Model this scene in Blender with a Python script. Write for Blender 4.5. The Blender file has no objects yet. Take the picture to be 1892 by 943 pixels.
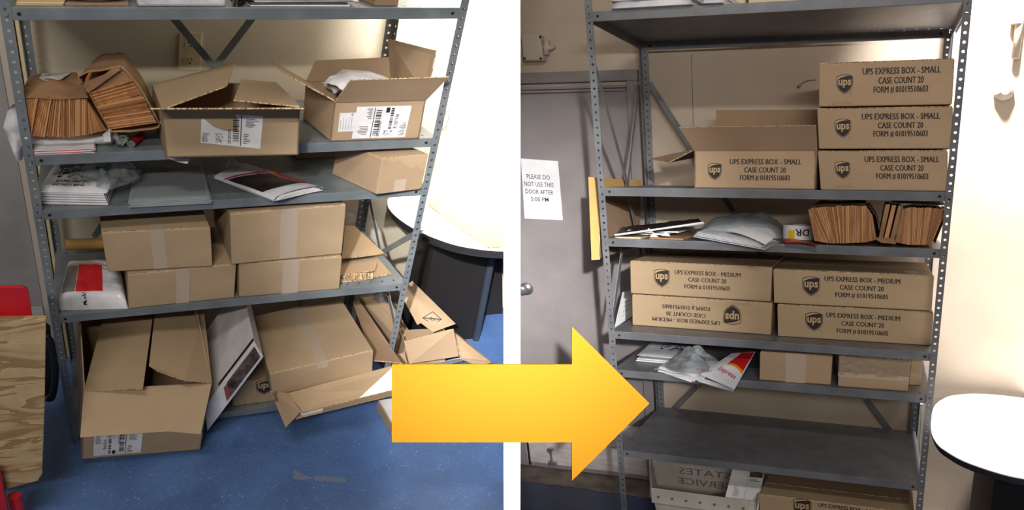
import bpy, bmesh, math, random
from mathutils import Vector, Matrix, noise
from mathutils.geometry import tessellate_polygon

SC = bpy.context.scene
COL = SC.collection
rnd = random.Random(7)

# ---------------------------------------------------------------- camera
F = 1308.8                      # focal length in pixels of the 1892 px wide frame
PITCH = math.radians(16.8438)
EYE = Vector((0, 0, 1.96))
cam = bpy.data.cameras.new('camera'); camo = bpy.data.objects.new('camera', cam); COL.objects.link(camo)
cam.sensor_fit = 'HORIZONTAL'; cam.sensor_width = 36; cam.lens = F / 1892 * 36
cam.clip_start = .05
camo.location = EYE; camo.rotation_euler = (math.pi/2 - PITCH, 0, 0)
SC.camera = camo
c_, s_ = math.cos(PITCH), math.sin(PITCH)
FWD = Vector((0, c_, -s_)); UP = Vector((0, s_, c_)); RIGHT = Vector((1, 0, 0))

# ---------------------------------------------------------------- world, exposure
w = bpy.data.worlds.new('world'); SC.world = w; w.use_nodes = True
w.node_tree.nodes['Background'].inputs[0].default_value = (1.0, .93, .86, 1)
w.node_tree.nodes['Background'].inputs[1].default_value = .065
SC.view_settings.view_transform = 'Standard'; SC.view_settings.look = 'None'
SC.view_settings.gamma = 1; SC.view_settings.exposure = 0.0
SC.cycles.max_bounces = 8; SC.cycles.transparent_max_bounces = 24
SC.cycles.sample_clamp_indirect = 4

# ---------------------------------------------------------------- the two rooms
# each bay has its own floor level and axes: x along the rack, y towards the back wall, z up
class Room:
    def __init__(s, M, T):
        s.M = Matrix(M); s.T = Vector(T) + EYE; s.Mi = s.M.inverted()
    def X(s, p): return s.M @ Vector(p) + s.T
    def at(s, px, py, **k):         # the point of a level (z), a front plane (y) or a side plane (x) seen at a pixel
        d = s.Mi @ (RIGHT * ((px - 946) / F) - UP * ((py - 471.5) / F) + FWD)
        o = s.Mi @ (EYE - s.T)
        ax, v = list(k.items())[0]; i = 'xyz'.index(ax)
        return o + d * ((v - o[i]) / d[i])
    def clipx(s, y, z, xw): return (xw - s.T[0] - s.M[0][1]*y - s.M[0][2]*z) / s.M[0][0]
LR = Room([[0.96594, -0.48161, 0.24762], [0.25853, 0.85907, -0.31714], [0.01062, 0.17336, 0.91548]], (-1.14608, 1.67735, 0.07074))
RR = Room([[0.96072, 0.45633, -0.11087], [-0.27427, 0.87505, -0.04437], [0.04244, -0.16138, 0.99284]], (0.23085, 2.34715, 0.08718))
W = 1.067
LR.D, LR.yw, LR.fl = .491, .60, -1.54
RR.D, RR.yw, RR.fl = .584, .66, -2.08
LR.S = [0, -.386, -.558, -.943, -1.484]
RR.S = [0, -.569, -.752, -1.111, -1.270, -1.624]
XP = .0225                      # half thickness of the dividing wall between the bays

# ---------------------------------------------------------------- lamps
def area(name, room, p, aim, size, power, col=(1, .95, .88), sy=None, spread=180):
    l = bpy.data.lights.new(name, 'AREA'); l.energy = power; l.color = col
    l.shape = 'RECTANGLE'; l.size = size; l.size_y = sy or size; l.spread = math.radians(spread)
    o = bpy.data.objects.new(name, l); COL.objects.link(o)
    a = room.X(p); b = room.X(aim)
    o.location = a; o.rotation_euler = (b - a).to_track_quat('-Z', 'Y').to_euler()
    return o
area('ceiling_lamp', LR, (-.6, -2.7, 1.15), (.5, .3, -.8), 1.1, 44, (1, .95, .88), .08)
area('ceiling_lamp', RR, (1.35, -3.1, 1.0), (.5, .3, -.9), 1.1, 42, (1, .95, .89), .08)
def warea(name, p, aim, size, power, col, sy, spread):      # a lamp placed in world coordinates
    o = area(name, LR, (0, 0, 0), (0, 0, 1), size, power, col, sy, spread)
    o.location = p; o.rotation_euler = (Vector(aim)-Vector(p)).to_track_quat('-Z', 'Y').to_euler()
    return o
warea('wall_aimed_light', LR.X((1.0, .22, .72)), LR.X((1.50, .62, .06)), .12, 40, (1, .98, .95), .12, 80)
warea('wall_aimed_light', RR.X((1.10, .25, .75)), RR.X((1.72, .62, -.55)), .12, 62, (1, .98, .97), .12, 88)
warea('wall_aimed_light', (0, -2.6, 3.3), (0, 1.75, 1.4), .1, 7.5, (1, 1, 1), .1, 18)  # added lamp, only to whiten the near end of the dividing wall

# ---------------------------------------------------------------- materials
def mat(name, col, rough=.6, metal=0, spec=.5, emit=None):
    m = bpy.data.materials.new(name); m.use_nodes = True
    b = m.node_tree.nodes['Principled BSDF']
    b.inputs['Base Color'].default_value = (*col, 1); b.inputs['Roughness'].default_value = rough
    b.inputs['Metallic'].default_value = metal; b.inputs['Specular IOR Level'].default_value = spec
    return m
def srgb(r, g, b): return tuple(((c/255)/12.92 if c <= 10 else ((c/255+.055)/1.055)**2.4) for c in (r, g, b))
def N(m, t, **k):
    n = m.node_tree.nodes.new(t)
    for a, v in k.items(): setattr(n, a, v)
    return n
def vary(m, c1, c2, scale=5, stretch=(1, 1, 1), detail=4, lo=.35, hi=.65, bump=0, bscale=None, bstretch=None, obj_random=0):
    nt = m.node_tree; L = nt.links.new; b = nt.nodes['Principled BSDF']
    tc = N(m, 'ShaderNodeTexCoord'); mp = N(m, 'ShaderNodeMapping'); mp.inputs['Scale'].default_value = stretch
    nz = N(m, 'ShaderNodeTexNoise'); nz.inputs['Scale'].default_value = scale; nz.inputs['Detail'].default_value = detail
    rp = N(m, 'ShaderNodeValToRGB'); rp.color_ramp.elements[0].position = lo; rp.color_ramp.elements[1].position = hi
    rp.color_ramp.elements[0].color = (*c1, 1); rp.color_ramp.elements[1].color = (*c2, 1)
    L(tc.outputs['Object'], mp.inputs['Vector']); L(mp.outputs[0], nz.inputs['Vector']); L(nz.outputs['Fac'], rp.inputs[0])
    out = rp.outputs[0]
    if obj_random:
        oi = N(m, 'ShaderNodeObjectInfo'); hs = N(m, 'ShaderNodeHueSaturation')
        mr = N(m, 'ShaderNodeMapRange'); mr.inputs['To Min'].default_value = 1-obj_random; mr.inputs['To Max'].default_value = 1+obj_random
        L(oi.outputs['Random'], mr.inputs['Value']); L(mr.outputs[0], hs.inputs['Value']); L(out, hs.inputs['Color']); out = hs.outputs[0]
    L(out, b.inputs['Base Color'])
    if bump:
        n2 = N(m, 'ShaderNodeTexNoise'); n2.inputs['Scale'].default_value = bscale or scale; n2.inputs['Detail'].default_value = 3
        m2 = N(m, 'ShaderNodeMapping'); m2.inputs['Scale'].default_value = bstretch or stretch
        L(tc.outputs['Object'], m2.inputs['Vector']); L(m2.outputs[0], n2.inputs['Vector'])
        bp = N(m, 'ShaderNodeBump'); bp.inputs['Strength'].default_value = bump; bp.inputs['Distance'].default_value = .004
        L(n2.outputs['Fac'], bp.inputs['Height']); L(bp.outputs[0], b.inputs['Normal'])
    return m
def card(name, c):
    m = mat(name, c, .75, spec=.25)
    return vary(m, tuple(x*.9 for x in c), tuple(min(1, x*1.07) for x in c), 4, (1, 1, 1.5), 5, bump=.12, bscale=16, bstretch=(14, 14, .8), obj_random=.04)
M_ = {}
M_['card'] = card('cardboard', srgb(178, 153, 122))
M_['card_r'] = card('cardboard_warm', srgb(174, 147, 118))
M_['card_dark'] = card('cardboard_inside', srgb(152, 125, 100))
M_['card_edge'] = vary(mat('cardboard_edge', srgb(205, 175, 135), .9), srgb(215, 188, 148), srgb(120, 92, 62), 260, (1, 1, .1), 1, .45, .6)
M_['kraft'] = vary(mat('kraft_paper', srgb(150, 112, 78), .8), srgb(132, 98, 68), srgb(168, 128, 90), 7, bump=.5, bscale=14)
M_['bags'] = vary(mat('brown_bag_edges', srgb(176, 118, 70), .8), srgb(150, 94, 52), srgb(190, 134, 82), 60, (1, .3, .12), 3, bump=.4, bscale=160)
M_['bags_r'] = vary(mat('brown_bag_edges_pale', srgb(180, 128, 86), .8), srgb(158, 108, 70), srgb(196, 146, 102), 60, (1, .3, .12), 3, bump=.4, bscale=160)
M_['bags_dark'] = mat('brown_bag_fold_dark', srgb(150, 98, 60), .85)
M_['bags_pale'] = mat('brown_bag_fold_pale', srgb(192, 142, 94), .85)
M_['steel'] = vary(mat('grey_painted_steel', srgb(118, 125, 129), .42, .15), srgb(110, 117, 121), srgb(126, 133, 137), 14, bump=.03)
M_['steel_r'] = vary(mat('grey_painted_steel_right', srgb(112, 113, 117), .42, .15), srgb(104, 105, 109), srgb(120, 121, 125), 14, bump=.03)
M_['black'] = mat('black_hole', (.006, .006, .006), .8)
M_['ink'] = mat('dark_brown_ink', srgb(46, 38, 35), .7)
M_['inkblack'] = mat('black_ink', srgb(28, 26, 28), .7)
M_['cardink'] = mat('bare_board', srgb(186, 158, 122), .75)
M_['white'] = vary(mat('white_paper', srgb(228, 226, 226), .6), srgb(214, 212, 214), srgb(238, 236, 236), 9, bump=.15)
M_['poly'] = vary(mat('white_poly_film', srgb(214, 213, 216), .3), srgb(190, 190, 196), srgb(232, 231, 234), 8, bump=.9, bscale=18)
M_['red'] = mat('red_print', srgb(205, 30, 36), .4)
M_['orange'] = mat('orange_print', srgb(245, 148, 30), .4)
M_['yellow_print'] = mat('yellow_print', srgb(236, 186, 40), .4)
M_['purple'] = mat('purple_print', srgb(170, 30, 80), .4)
M_['blue'] = mat('blue_print', srgb(40, 96, 150), .4)
M_['blackfilm'] = vary(mat('black_poly_film', srgb(30, 25, 27), .3), srgb(20, 16, 18), srgb(62, 52, 50), 8, bump=.5)
M_['tape'] = mat('clear_packing_tape', srgb(186, 166, 146), .22, spec=.6)
M_['galv'] = mat('bright_bolt', srgb(200, 200, 205), .3, .9)
M_['darkpost'] = M_['steel']
M_['wall_l'] = vary(mat('cream_wall_paint', srgb(204, 192, 170), .7), srgb(198, 186, 164), srgb(210, 198, 176), 3, bump=.1, bscale=80)
M_['wall_r'] = vary(mat('cream_wall_paint_right', srgb(190, 173, 154), .7), srgb(184, 167, 148), srgb(196, 179, 160), 3, bump=.1, bscale=80)
M_['plaster'] = mat('white_partition_paint', (.97, .97, .97), .9, spec=.1)
M_['door'] = vary(mat('grey_door_paint', srgb(132, 124, 124), .6), srgb(126, 118, 118), srgb(139, 131, 130), 5, bump=.1, bscale=60)
M_['door_l'] = vary(mat('grey_door_paint_left', srgb(150, 146, 144), .6), srgb(142, 138, 136), srgb(158, 154, 152), 5, bump=.1, bscale=60)
M_['kick'] = vary(mat('scuffed_kick_plate', srgb(190, 182, 179), .6), srgb(178, 170, 167), srgb(200, 192, 189), 12, (1, 1, 4), 6, .3, .6)
M_['ivory'] = mat('ivory_plastic', srgb(206, 192, 152), .4)
M_['greybox'] = mat('pale_enamel', srgb(190, 178, 164), .5)
M_['laminate'] = mat('white_laminate', srgb(240, 238, 238), .35)
M_['rubber'] = mat('black_edge', srgb(38, 38, 42), .5)
M_['dark'] = mat('dark_pedestal', srgb(30, 27, 27), .6)
M_['slate'] = mat('slate_blue_trim', srgb(52, 60, 74), .5)
M_['redpaint'] = vary(mat('red_enamel', srgb(190, 22, 34), .45), srgb(180, 18, 30), srgb(200, 30, 42), 10)
M_['yellow'] = mat('arrow_yellow', (.9, .248, .007), .6, spec=.15)
M_['gold'] = mat('arrow_gold_edge', srgb(196, 140, 20), .6, spec=.15)
M_['photo'] = vary(mat('printed_photo', srgb(70, 50, 45), .5), srgb(38, 28, 30), srgb(116, 92, 86), 30, detail=5)
M_['brick'] = mat('rust_print', srgb(150, 74, 60), .5)
M_['greytxt'] = mat('grey_ink', srgb(120, 112, 106), .7)
M_['green'] = vary(mat('green_mesh_bag', srgb(60, 110, 90), .5), srgb(30, 70, 55), srgb(170, 175, 170), 60)
M_['tub'] = vary(mat('milky_tub_plastic', srgb(206, 200, 190), .4), srgb(192, 184, 172), srgb(218, 212, 204), 6, bump=.2, bscale=30)
M_['tubin'] = mat('tub_inside', srgb(190, 176, 152), .5)
M_['core'] = mat('kraft_tube', srgb(176, 134, 76), .7)
M_['yellowcard'] = card('yellow_cardboard', srgb(206, 162, 98))
M_['pencil'] = mat('faint_pencil', srgb(150, 122, 92), .8)

def floor_mat(name, base, pale):
    m = mat(name, base, .45); nt = m.node_tree; L = nt.links.new; b = nt.nodes['Principled BSDF']
    tc = N(m, 'ShaderNodeTexCoord')
    n1 = N(m, 'ShaderNodeTexNoise'); n1.inputs['Scale'].default_value = 5; n1.inputs['Detail'].default_value = 8
    r1 = N(m, 'ShaderNodeValToRGB'); r1.color_ramp.elements[0].position = .35; r1.color_ramp.elements[1].position = .7
    r1.color_ramp.elements[0].color = (*[c*.8 for c in base], 1); r1.color_ramp.elements[1].color = (*[min(1, c*1.25) for c in base], 1)
    L(tc.outputs['Object'], n1.inputs['Vector']); L(n1.outputs['Fac'], r1.inputs[0])
    v = N(m, 'ShaderNodeTexNoise'); v.inputs['Scale'].default_value = 130; v.inputs['Detail'].default_value = 2
    r2 = N(m, 'ShaderNodeValToRGB'); r2.color_ramp.elements[0].position = .66; r2.color_ramp.elements[1].position = .76
    L(tc.outputs['Object'], v.inputs['Vector']); L(v.outputs['Fac'], r2.inputs[0])
    mx = N(m, 'ShaderNodeMixRGB'); mx.inputs['Color2'].default_value = (*pale, 1)
    L(r2.outputs[0], mx.inputs['Fac']); L(r1.outputs[0], mx.inputs['Color1'])
    w2 = N(m, 'ShaderNodeTexNoise'); w2.inputs['Scale'].default_value = 22; w2.inputs['Detail'].default_value = 6; w2.inputs['Distortion'].default_value = 2.5
    r3 = N(m, 'ShaderNodeValToRGB')
    e = r3.color_ramp.elements; e[0].position = .485; e[0].color = (0, 0, 0, 1); e[1].position = .515; e[1].color = (0, 0, 0, 1)
    x = e.new(.5); x.color = (.5, .5, .5, 1)
    L(tc.outputs['Object'], w2.inputs['Vector']); L(w2.outputs['Fac'], r3.inputs[0])
    m3 = N(m, 'ShaderNodeMixRGB'); m3.inputs['Color2'].default_value = (*pale, 1)
    n4 = N(m, 'ShaderNodeTexNoise'); n4.inputs['Scale'].default_value = 3
    mm = N(m, 'ShaderNodeMath', operation='MULTIPLY'); L(tc.outputs['Object'], n4.inputs['Vector'])
    L(r3.outputs[0], mm.inputs[0]); L(n4.outputs['Fac'], mm.inputs[1]); L(mm.outputs[0], m3.inputs['Fac'])
    L(mx.outputs[0], m3.inputs['Color1']); L(m3.outputs[0], b.inputs['Base Color'])
    return m
M_['floor_l'] = floor_mat('blue_speckled_floor', srgb(82, 114, 166), srgb(165, 182, 208))
M_['floor_r'] = floor_mat('blue_worn_floor', srgb(46, 60, 96), srgb(90, 100, 120))
M_['conc'] = vary(mat('worn_grey_border', srgb(112, 100, 88), .7), srgb(98, 86, 74), srgb(128, 116, 104), 14, detail=8)

def clear(name, tint, fac, bump=.6, scale=30, rough=.12):
    m = bpy.data.materials.new(name); m.use_nodes = True; nt = m.node_tree; L = nt.links.new
    for n in list(nt.nodes): nt.nodes.remove(n)
    o = N(m, 'ShaderNodeOutputMaterial'); t = N(m, 'ShaderNodeBsdfTransparent'); t.inputs[0].default_value = (.93, .95, .96, 1)
    g = N(m, 'ShaderNodeBsdfPrincipled'); g.inputs['Base Color'].default_value = (*tint, 1); g.inputs['Roughness'].default_value = rough
    mx = N(m, 'ShaderNodeMixShader'); tc = N(m, 'ShaderNodeTexCoord'); nz = N(m, 'ShaderNodeTexNoise'); nz.inputs['Scale'].default_value = scale
    nz.inputs['Detail'].default_value = 4; nz.inputs['Distortion'].default_value = 1.5
    bp = N(m, 'ShaderNodeBump'); bp.inputs['Strength'].default_value = bump; bp.inputs['Distance'].default_value = .01
    fr = N(m, 'ShaderNodeLayerWeight'); fr.inputs[0].default_value = .35
    ad = N(m, 'ShaderNodeMath', operation='MULTIPLY_ADD'); ad.inputs[1].default_value = .5; ad.inputs[2].default_value = fac; ad.use_clamp = True
    L(tc.outputs['Object'], nz.inputs['Vector']); L(nz.outputs['Fac'], bp.inputs['Height']); L(bp.outputs[0], g.inputs['Normal']); L(bp.outputs[0], fr.inputs['Normal'])
    L(fr.outputs['Fresnel'], ad.inputs[0]); L(ad.outputs[0], mx.inputs[0]); L(t.outputs[0], mx.inputs[1]); L(g.outputs[0], mx.inputs[2]); L(mx.outputs[0], o.inputs[0])
    return m
M_['clear'] = clear('clear_plastic_film', (.82, .83, .85), .07)
M_['milky'] = clear('milky_plastic_film', (.66, .70, .72), .20, .4, 12)
M_['wrap'] = clear('shrink_wrap', (.75, .75, .77), .03, .8, 26)

def plywood():
    m = mat('plywood_face', srgb(186, 156, 112), .7); nt = m.node_tree; L = nt.links.new; b = nt.nodes['Principled BSDF']
    tc = N(m, 'ShaderNodeTexCoord'); mp = N(m, 'ShaderNodeMapping'); mp.inputs['Scale'].default_value = (1.6, 1.6, 8)
    nz = N(m, 'ShaderNodeTexNoise'); nz.inputs['Scale'].default_value = 1.6; nz.inputs['Detail'].default_value = 4; nz.inputs['Distortion'].default_value = 1.2
    ml = N(m, 'ShaderNodeMath', operation='MULTIPLY'); ml.inputs[1].default_value = 5
    fr = N(m, 'ShaderNodeMath', operation='FRACT'); rp = N(m, 'ShaderNodeValToRGB'); e = rp.color_ramp.elements
    e[0].position = 0; e[0].color = (*srgb(200, 174, 130), 1); e[1].position = 1; e[1].color = (*srgb(158, 124, 84), 1)
    x = e.new(.45); x.color = (*srgb(188, 158, 114), 1); x = e.new(.7); x.color = (*srgb(160, 126, 86), 1)
    n2 = N(m, 'ShaderNodeTexNoise'); n2.inputs['Scale'].default_value = 30; n2.inputs['Detail'].default_value = 6
    mx = N(m, 'ShaderNodeMixRGB', blend_type='MULTIPLY'); mx.inputs['Fac'].default_value = .35
    L(tc.outputs['Object'], mp.inputs['Vector']); L(mp.outputs[0], nz.inputs['Vector']); L(nz.outputs['Fac'], ml.inputs[0]); L(ml.outputs[0], fr.inputs[0])
    L(fr.outputs[0], rp.inputs[0]); L(tc.outputs['Object'], n2.inputs['Vector']); L(rp.outputs[0], mx.inputs['Color1']); L(n2.outputs['Fac'], mx.inputs['Color2'])
    L(mx.outputs[0], b.inputs['Base Color'])
    return m
M_['ply'] = plywood()

# ---------------------------------------------------------------- mesh helpers
V3 = Vector
class MB:
    """collects faces in room coordinates"""
    def __init__(s): s.v = []; s.f = []; s.m = []
    def add(s, vs, fs, mi=0):
        b = len(s.v); s.v += [V3(p) for p in vs]
        s.f += [tuple(b+i for i in f) for f in fs]; s.m += [mi]*len(fs)
    def hexa(s, p, mi=0):           # 8 corners: bottom 0-3 counterclockwise, top 4-7
        s.add(p, [(0, 3, 2, 1), (4, 5, 6, 7), (0, 1, 5, 4), (1, 2, 6, 5), (2, 3, 7, 6), (3, 0, 4, 7)], mi)
    def box(s, o, U, Vv, Ww, mi=0):
        o, U, Vv, Ww = V3(o), V3(U), V3(Vv), V3(Ww)
        s.hexa([o, o+U, o+U+Vv, o+Vv, o+Ww, o+U+Ww, o+U+Vv+Ww, o+Vv+Ww], mi)
    def cuboid(s, a, b, mi=0):
        s.box(a, (b[0]-a[0], 0, 0), (0, b[1]-a[1], 0), (0, 0, b[2]-a[2]), mi)
    def prism(s, pts, off, mi=0, mside=None):
        n = len(pts); off = V3(off); pts = [V3(p) for p in pts]
        nrm = V3((0, 0, 0))
        for i in range(n): nrm += pts[i].cross(pts[(i+1) % n])
        if nrm.dot(off) > 0: pts = pts[::-1]      # first face looks away from off
        s.add(pts + [p+off for p in pts], [tuple(range(n)), tuple(range(2*n-1, n-1, -1))], mi)
        b = len(s.v) - 2*n
        for i in range(n):
            j = (i+1) % n; s.f.append((b+i, b+n+i, b+n+j, b+j)); s.m.append(mi if mside is None else mside)
    def panel(s, pts, th=.004, mi=0, mside=1, side=1):
        pts = [V3(p) for p in pts]; n = (pts[1]-pts[0]).cross(pts[2]-pts[0]).normalized()
        s.prism(pts, n*th*side, mi, mside)
    def tube(s, pts, r, n=10, mi=0, cap=True):
        pts = [V3(p) for p in pts]; rings = []
        for i, p in enumerate(pts):
            t = (pts[min(i+1, len(pts)-1)] - pts[max(i-1, 0)]).normalized()
            a = t.orthogonal().normalized(); b_ = t.cross(a)
            if rings and prev: a = (prev - t*prev.dot(t)).normalized(); b_ = t.cross(a)
            prev = a
            rr = r[i] if isinstance(r, (list, tuple)) else r
            rings.append([p + a*math.cos(2*math.pi*k/n)*rr + b_*math.sin(2*math.pi*k/n)*rr for k in range(n)])
        vs = [v for ring in rings for v in ring]; fs = []
        for i in range(len(pts)-1):
            for k in range(n): fs.append((i*n+k, i*n+(k+1) % n, (i+1)*n+(k+1) % n, (i+1)*n+k))
        if cap: fs.append(tuple(range(n))[::-1]); fs.append(tuple((len(pts)-1)*n+k for k in range(n)))
        s.add(vs, fs, mi)
    def grid(s, fn, nu, nv, mi=0, flip=False):
        vs = [V3(fn(i/nu, j/nv)) for j in range(nv+1) for i in range(nu+1)]
        fs = [(j*(nu+1)+i, j*(nu+1)+i+1, (j+1)*(nu+1)+i+1, (j+1)*(nu+1)+i) for j in range(nv) for i in range(nu)]
        if flip: fs = [f[::-1] for f in fs]
        s.add(vs, fs, mi)
    def blob(s, c, r, amp=.25, freq=3, sub=4, seed=0, mi=0, floor=None):
        bm = bmesh.new(); bmesh.ops.create_icosphere(bm, subdivisions=sub, radius=1)
        vs = []
        for v in bm.verts:
            d = v.co.copy(); q = d*freq + V3((seed*7.3, seed*3.1, 0))
            k = 1 + amp*(abs(noise.noise(q))*2 - .6) + amp*.5*noise.noise(q*2.7)
            p = V3(c) + V3((d.x*r[0]*k, d.y*r[1]*k, d.z*r[2]*k))
            if floor is not None: p.z = max(p.z, floor)
            vs.append(p)
        s.add(vs, [tuple(x.index for x in f.verts) for f in bm.faces], mi); bm.free()

def fix_normals(me):
    bm = bmesh.new(); bm.from_mesh(me); bmesh.ops.recalc_face_normals(bm, faces=bm.faces); bm.to_mesh(me); bm.free()
class Thing:
    def __init__(s, room, name, label, cat, base, group=None):
        s.R = room; s.base = room.X(base); s.o = bpy.data.objects.new(name, None); COL.objects.link(s.o)
        s.o.location = s.base; s.o.empty_display_size = .05
        s.o['label'] = label; s.o['category'] = cat
        if group: s.o['group'] = group
    def part(s, name, mb, mats, parent=None, smooth=False, bevel=0, kind=None, label=None, normals=True, seg=2):
        o = mesh_obj(s.R, name, mb, mats, s.base, smooth, bevel, normals, seg)
        o.parent = parent or s.o
        if kind: o['kind'] = kind
        if label: o['label'] = label
        return o
def mesh_obj(room, name, mb, mats, base=None, smooth=False, bevel=0, normals=True, seg=2):
    if isinstance(mats, str): mats = [mats]
    base = base if base is not None else V3((0, 0, 0))
    me = bpy.data.meshes.new(name)
    me.from_pydata([room.X(p) - base if room else p - base for p in mb.v], [], mb.f)
    for k in mats: me.materials.append(M_[k])
    for p, mi in zip(me.polygons, mb.m): p.material_index = min(mi, len(mats)-1); p.use_smooth = smooth
    if normals: fix_normals(me)
    me.update()
    o = bpy.data.objects.new(name, me); COL.objects.link(o)
    if bevel:
        b = o.modifiers.new('bevel', 'BEVEL'); b.width = bevel; b.segments = seg; b.limit_method = 'ANGLE'; b.angle_limit = .6
    return o
def single(room, name, label, cat, mb, mats, base, group=None, smooth=False, bevel=0, kind=None, normals=True):
    o = mesh_obj(room, name, mb, mats, room.X(base), smooth, bevel, normals); o.location = room.X(base)
    o['label'] = label; o['category'] = cat
    if group: o['group'] = group
    if kind: o['kind'] = kind
    return o
def structure(room, name, mb, mats, smooth=False, bevel=0):
    o = mesh_obj(room, name, mb, mats, None, smooth, bevel); o['kind'] = 'structure'; return o
def strpart(room, name, mb, mats, parent, bevel=0, smooth=False):
    o = mesh_obj(room, name, mb, mats, None, smooth, bevel); o.parent = parent; return o

# flat print: 2-D shapes laid on a plane or any surface
_tc = {}
def text2d(body, size, align='LEFT', bold=0, sx=1.0):
    key = (body, bold)
    if key not in _tc:
        cu = bpy.data.curves.new('t', 'FONT'); cu.body = body; cu.size = 1; cu.resolution_u = 2; cu.dimensions = '2D'; cu.fill_mode = 'FRONT'; cu.offset = bold
        ob = bpy.data.objects.new('t', cu); COL.objects.link(ob)
        dg = bpy.context.evaluated_depsgraph_get(); ev = ob.evaluated_get(dg); me = ev.to_mesh()
        vs = [(v.co.x, v.co.y) for v in me.vertices]; fs = [tuple(p.vertices) for p in me.polygons]
        ev.to_mesh_clear(); bpy.data.objects.remove(ob); bpy.data.curves.remove(cu)
        _tc[key] = (vs, fs)
    vs, fs = _tc[key]
    xs = [v[0] for v in vs] or [0]; wd = max(xs) - min(xs); x0 = min(xs)
    sh = {'LEFT': x0, 'CENTER': x0 + wd/2, 'RIGHT': x0 + wd}[align]
    return [((x-sh)*size*sx, y*size) for x, y in vs], fs
class Ink(MB):
    def __init__(s, P): super().__init__(); s.P = P     # P(u, v, h) -> room point
    def rect(s, u0, v0, u1, v1, h=.0006, mi=0): s.add([s.P(u0, v0, h), s.P(u1, v0, h), s.P(u1, v1, h), s.P(u0, v1, h)], [(0, 1, 2, 3)], mi)
    def poly(s, pts, h=.0006, mi=0):
        tri = tessellate_polygon([[V3((p[0], p[1], 0)) for p in pts]])
        s.add([s.P(p[0], p[1], h) for p in pts], [tuple(t) for t in tri], mi)
    def text(s, body, u, v, size, align='LEFT', bold=0, sx=1.0, rot=0, h=.0008, mi=0, mirror=False):
        vs, fs = text2d(body, size, align, bold, sx); c, n = math.cos(rot), math.sin(rot)
        out = []
        for x, y in vs:
            if mirror: x = -x
            out.append(s.P(u + x*c - y*n, v + x*n + y*c, h))
        s.add(out, fs, mi)
def plane(o, ex, ey, n):
    o, ex, ey, n = V3(o), V3(ex), V3(ey), V3(n)
    return lambda u, v, h: o + ex*u + ey*v + n*h
def bil(a, b, c, d):                # bilinear patch a(0,0) b(1,0) c(1,1) d(0,1)
    a, b, c, d = map(V3, (a, b, c, d))
    return lambda u, v: a*(1-u)*(1-v) + b*u*(1-v) + c*u*v + d*(1-u)*v
def smooth_line(pts, n=5, closed=False):
    out = []; m = len(pts)
    rng = range(m) if closed else range(m-1)
    for i in rng:
        p = [V3(pts[(i+k) % m] if closed else pts[min(max(i+k, 0), m-1)]) for k in (-1, 0, 1, 2)]
        for j in range(n):
            t = j/n
            out.append(.5*((2*p[1]) + (p[2]-p[0])*t + (2*p[0]-5*p[1]+4*p[2]-p[3])*t*t + (3*p[1]-p[0]-3*p[2]+p[3])*t**3))
    if not closed: out.append(V3(pts[-1]))
    return out

# ================================================================ THE SETTING
def quad_to_partition(room, y, z0, z1, xfar, side):
    """a wall face in the plane y that ends against the dividing wall"""
    a0, a1 = room.clipx(y, z0, side*XP), room.clipx(y, z1, side*XP)
    return [(xfar, y, z0), (a0, y, z0), (a1, y, z1), (xfar, y, z1)]
m = MB(); m.prism(quad_to_partition(LR, LR.yw, LR.fl, 1.4, -1.6, -1), (0, .1, 0)); structure(LR, 'wall_back_left', m, 'wall_l')
m = MB(); m.prism(quad_to_partition(RR, RR.yw, RR.fl, 1.4, 3.0, 1), (0, .1, 0)); structure(RR, 'wall_back_right', m, 'wall_r')
m = MB()
y0, y1 = -2.6, LR.yw+.1
m.prism([(-1.6, y0, LR.fl), (LR.clipx(y0, LR.fl, -XP), y0, LR.fl), (LR.clipx(y1, LR.fl, -XP), y1, LR.fl), (-1.6, y1, LR.fl)], (0, 0, -.05)); m.v = [p+V3((0, 0, -.001)) for p in m.v]
structure(LR, 'floor_left', m, 'floor_l')
m = MB(); y0 = -2.6; yb = .36; y1 = RR.yw+.1
m.prism([(RR.clipx(y0, RR.fl, XP), y0, RR.fl), (3, y0, RR.fl), (3, y1, RR.fl), (RR.clipx(y1, RR.fl, XP), y1, RR.fl)], (0, 0, -.05)); m.v = [p+V3((0, 0, -.002)) for p in m.v]
fr = structure(RR, 'floor_right', m, 'floor_r')
# worn grey border along the wall where the blue coat stops
m = MB(); edge = []
xa = RR.clipx(.5, RR.fl, XP)
xs = [xa + (1.3-xa)*i/60 for i in range(61)]
for i, x in enumerate(xs): edge.append((x, .46 + .012*noise.noise(V3((x*9, 0, 0))) + .008*noise.noise(V3((x*40, 0, 0))), RR.fl-.001))
m.add([(RR.clipx(RR.yw, RR.fl, XP), RR.yw, RR.fl-.001)] + edge + [(1.3, RR.yw, RR.fl-.001)], [tuple(range(63))[::-1]])
strpart(RR, 'worn_border', m, 'conc', fr)
# stand-in wall for the white gap between views, near end parallel to picture plane
def cp(px, py, d): return EYE + RIGHT*((px-946)/F*d) - UP*((py-471.5)/F*d) + FWD*d
DP = 1.92
t = 15.5/F*DP
a = EYE + FWD*DP - UP*1.25; b = EYE + FWD*DP + UP*2.2
m = MB(); far = FWD*3.0
ends = [a - RIGHT*t, a + RIGHT*t, b + RIGHT*t, b - RIGHT*t]
fary = [V3((p.x, 5.4, p.z)) for p in ends]
m.add(ends + fary, [(0, 1, 2, 3), (7, 6, 5, 4), (0, 4, 5, 1), (1, 5, 6, 2), (2, 6, 7, 3), (3, 7, 4, 0)])
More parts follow.
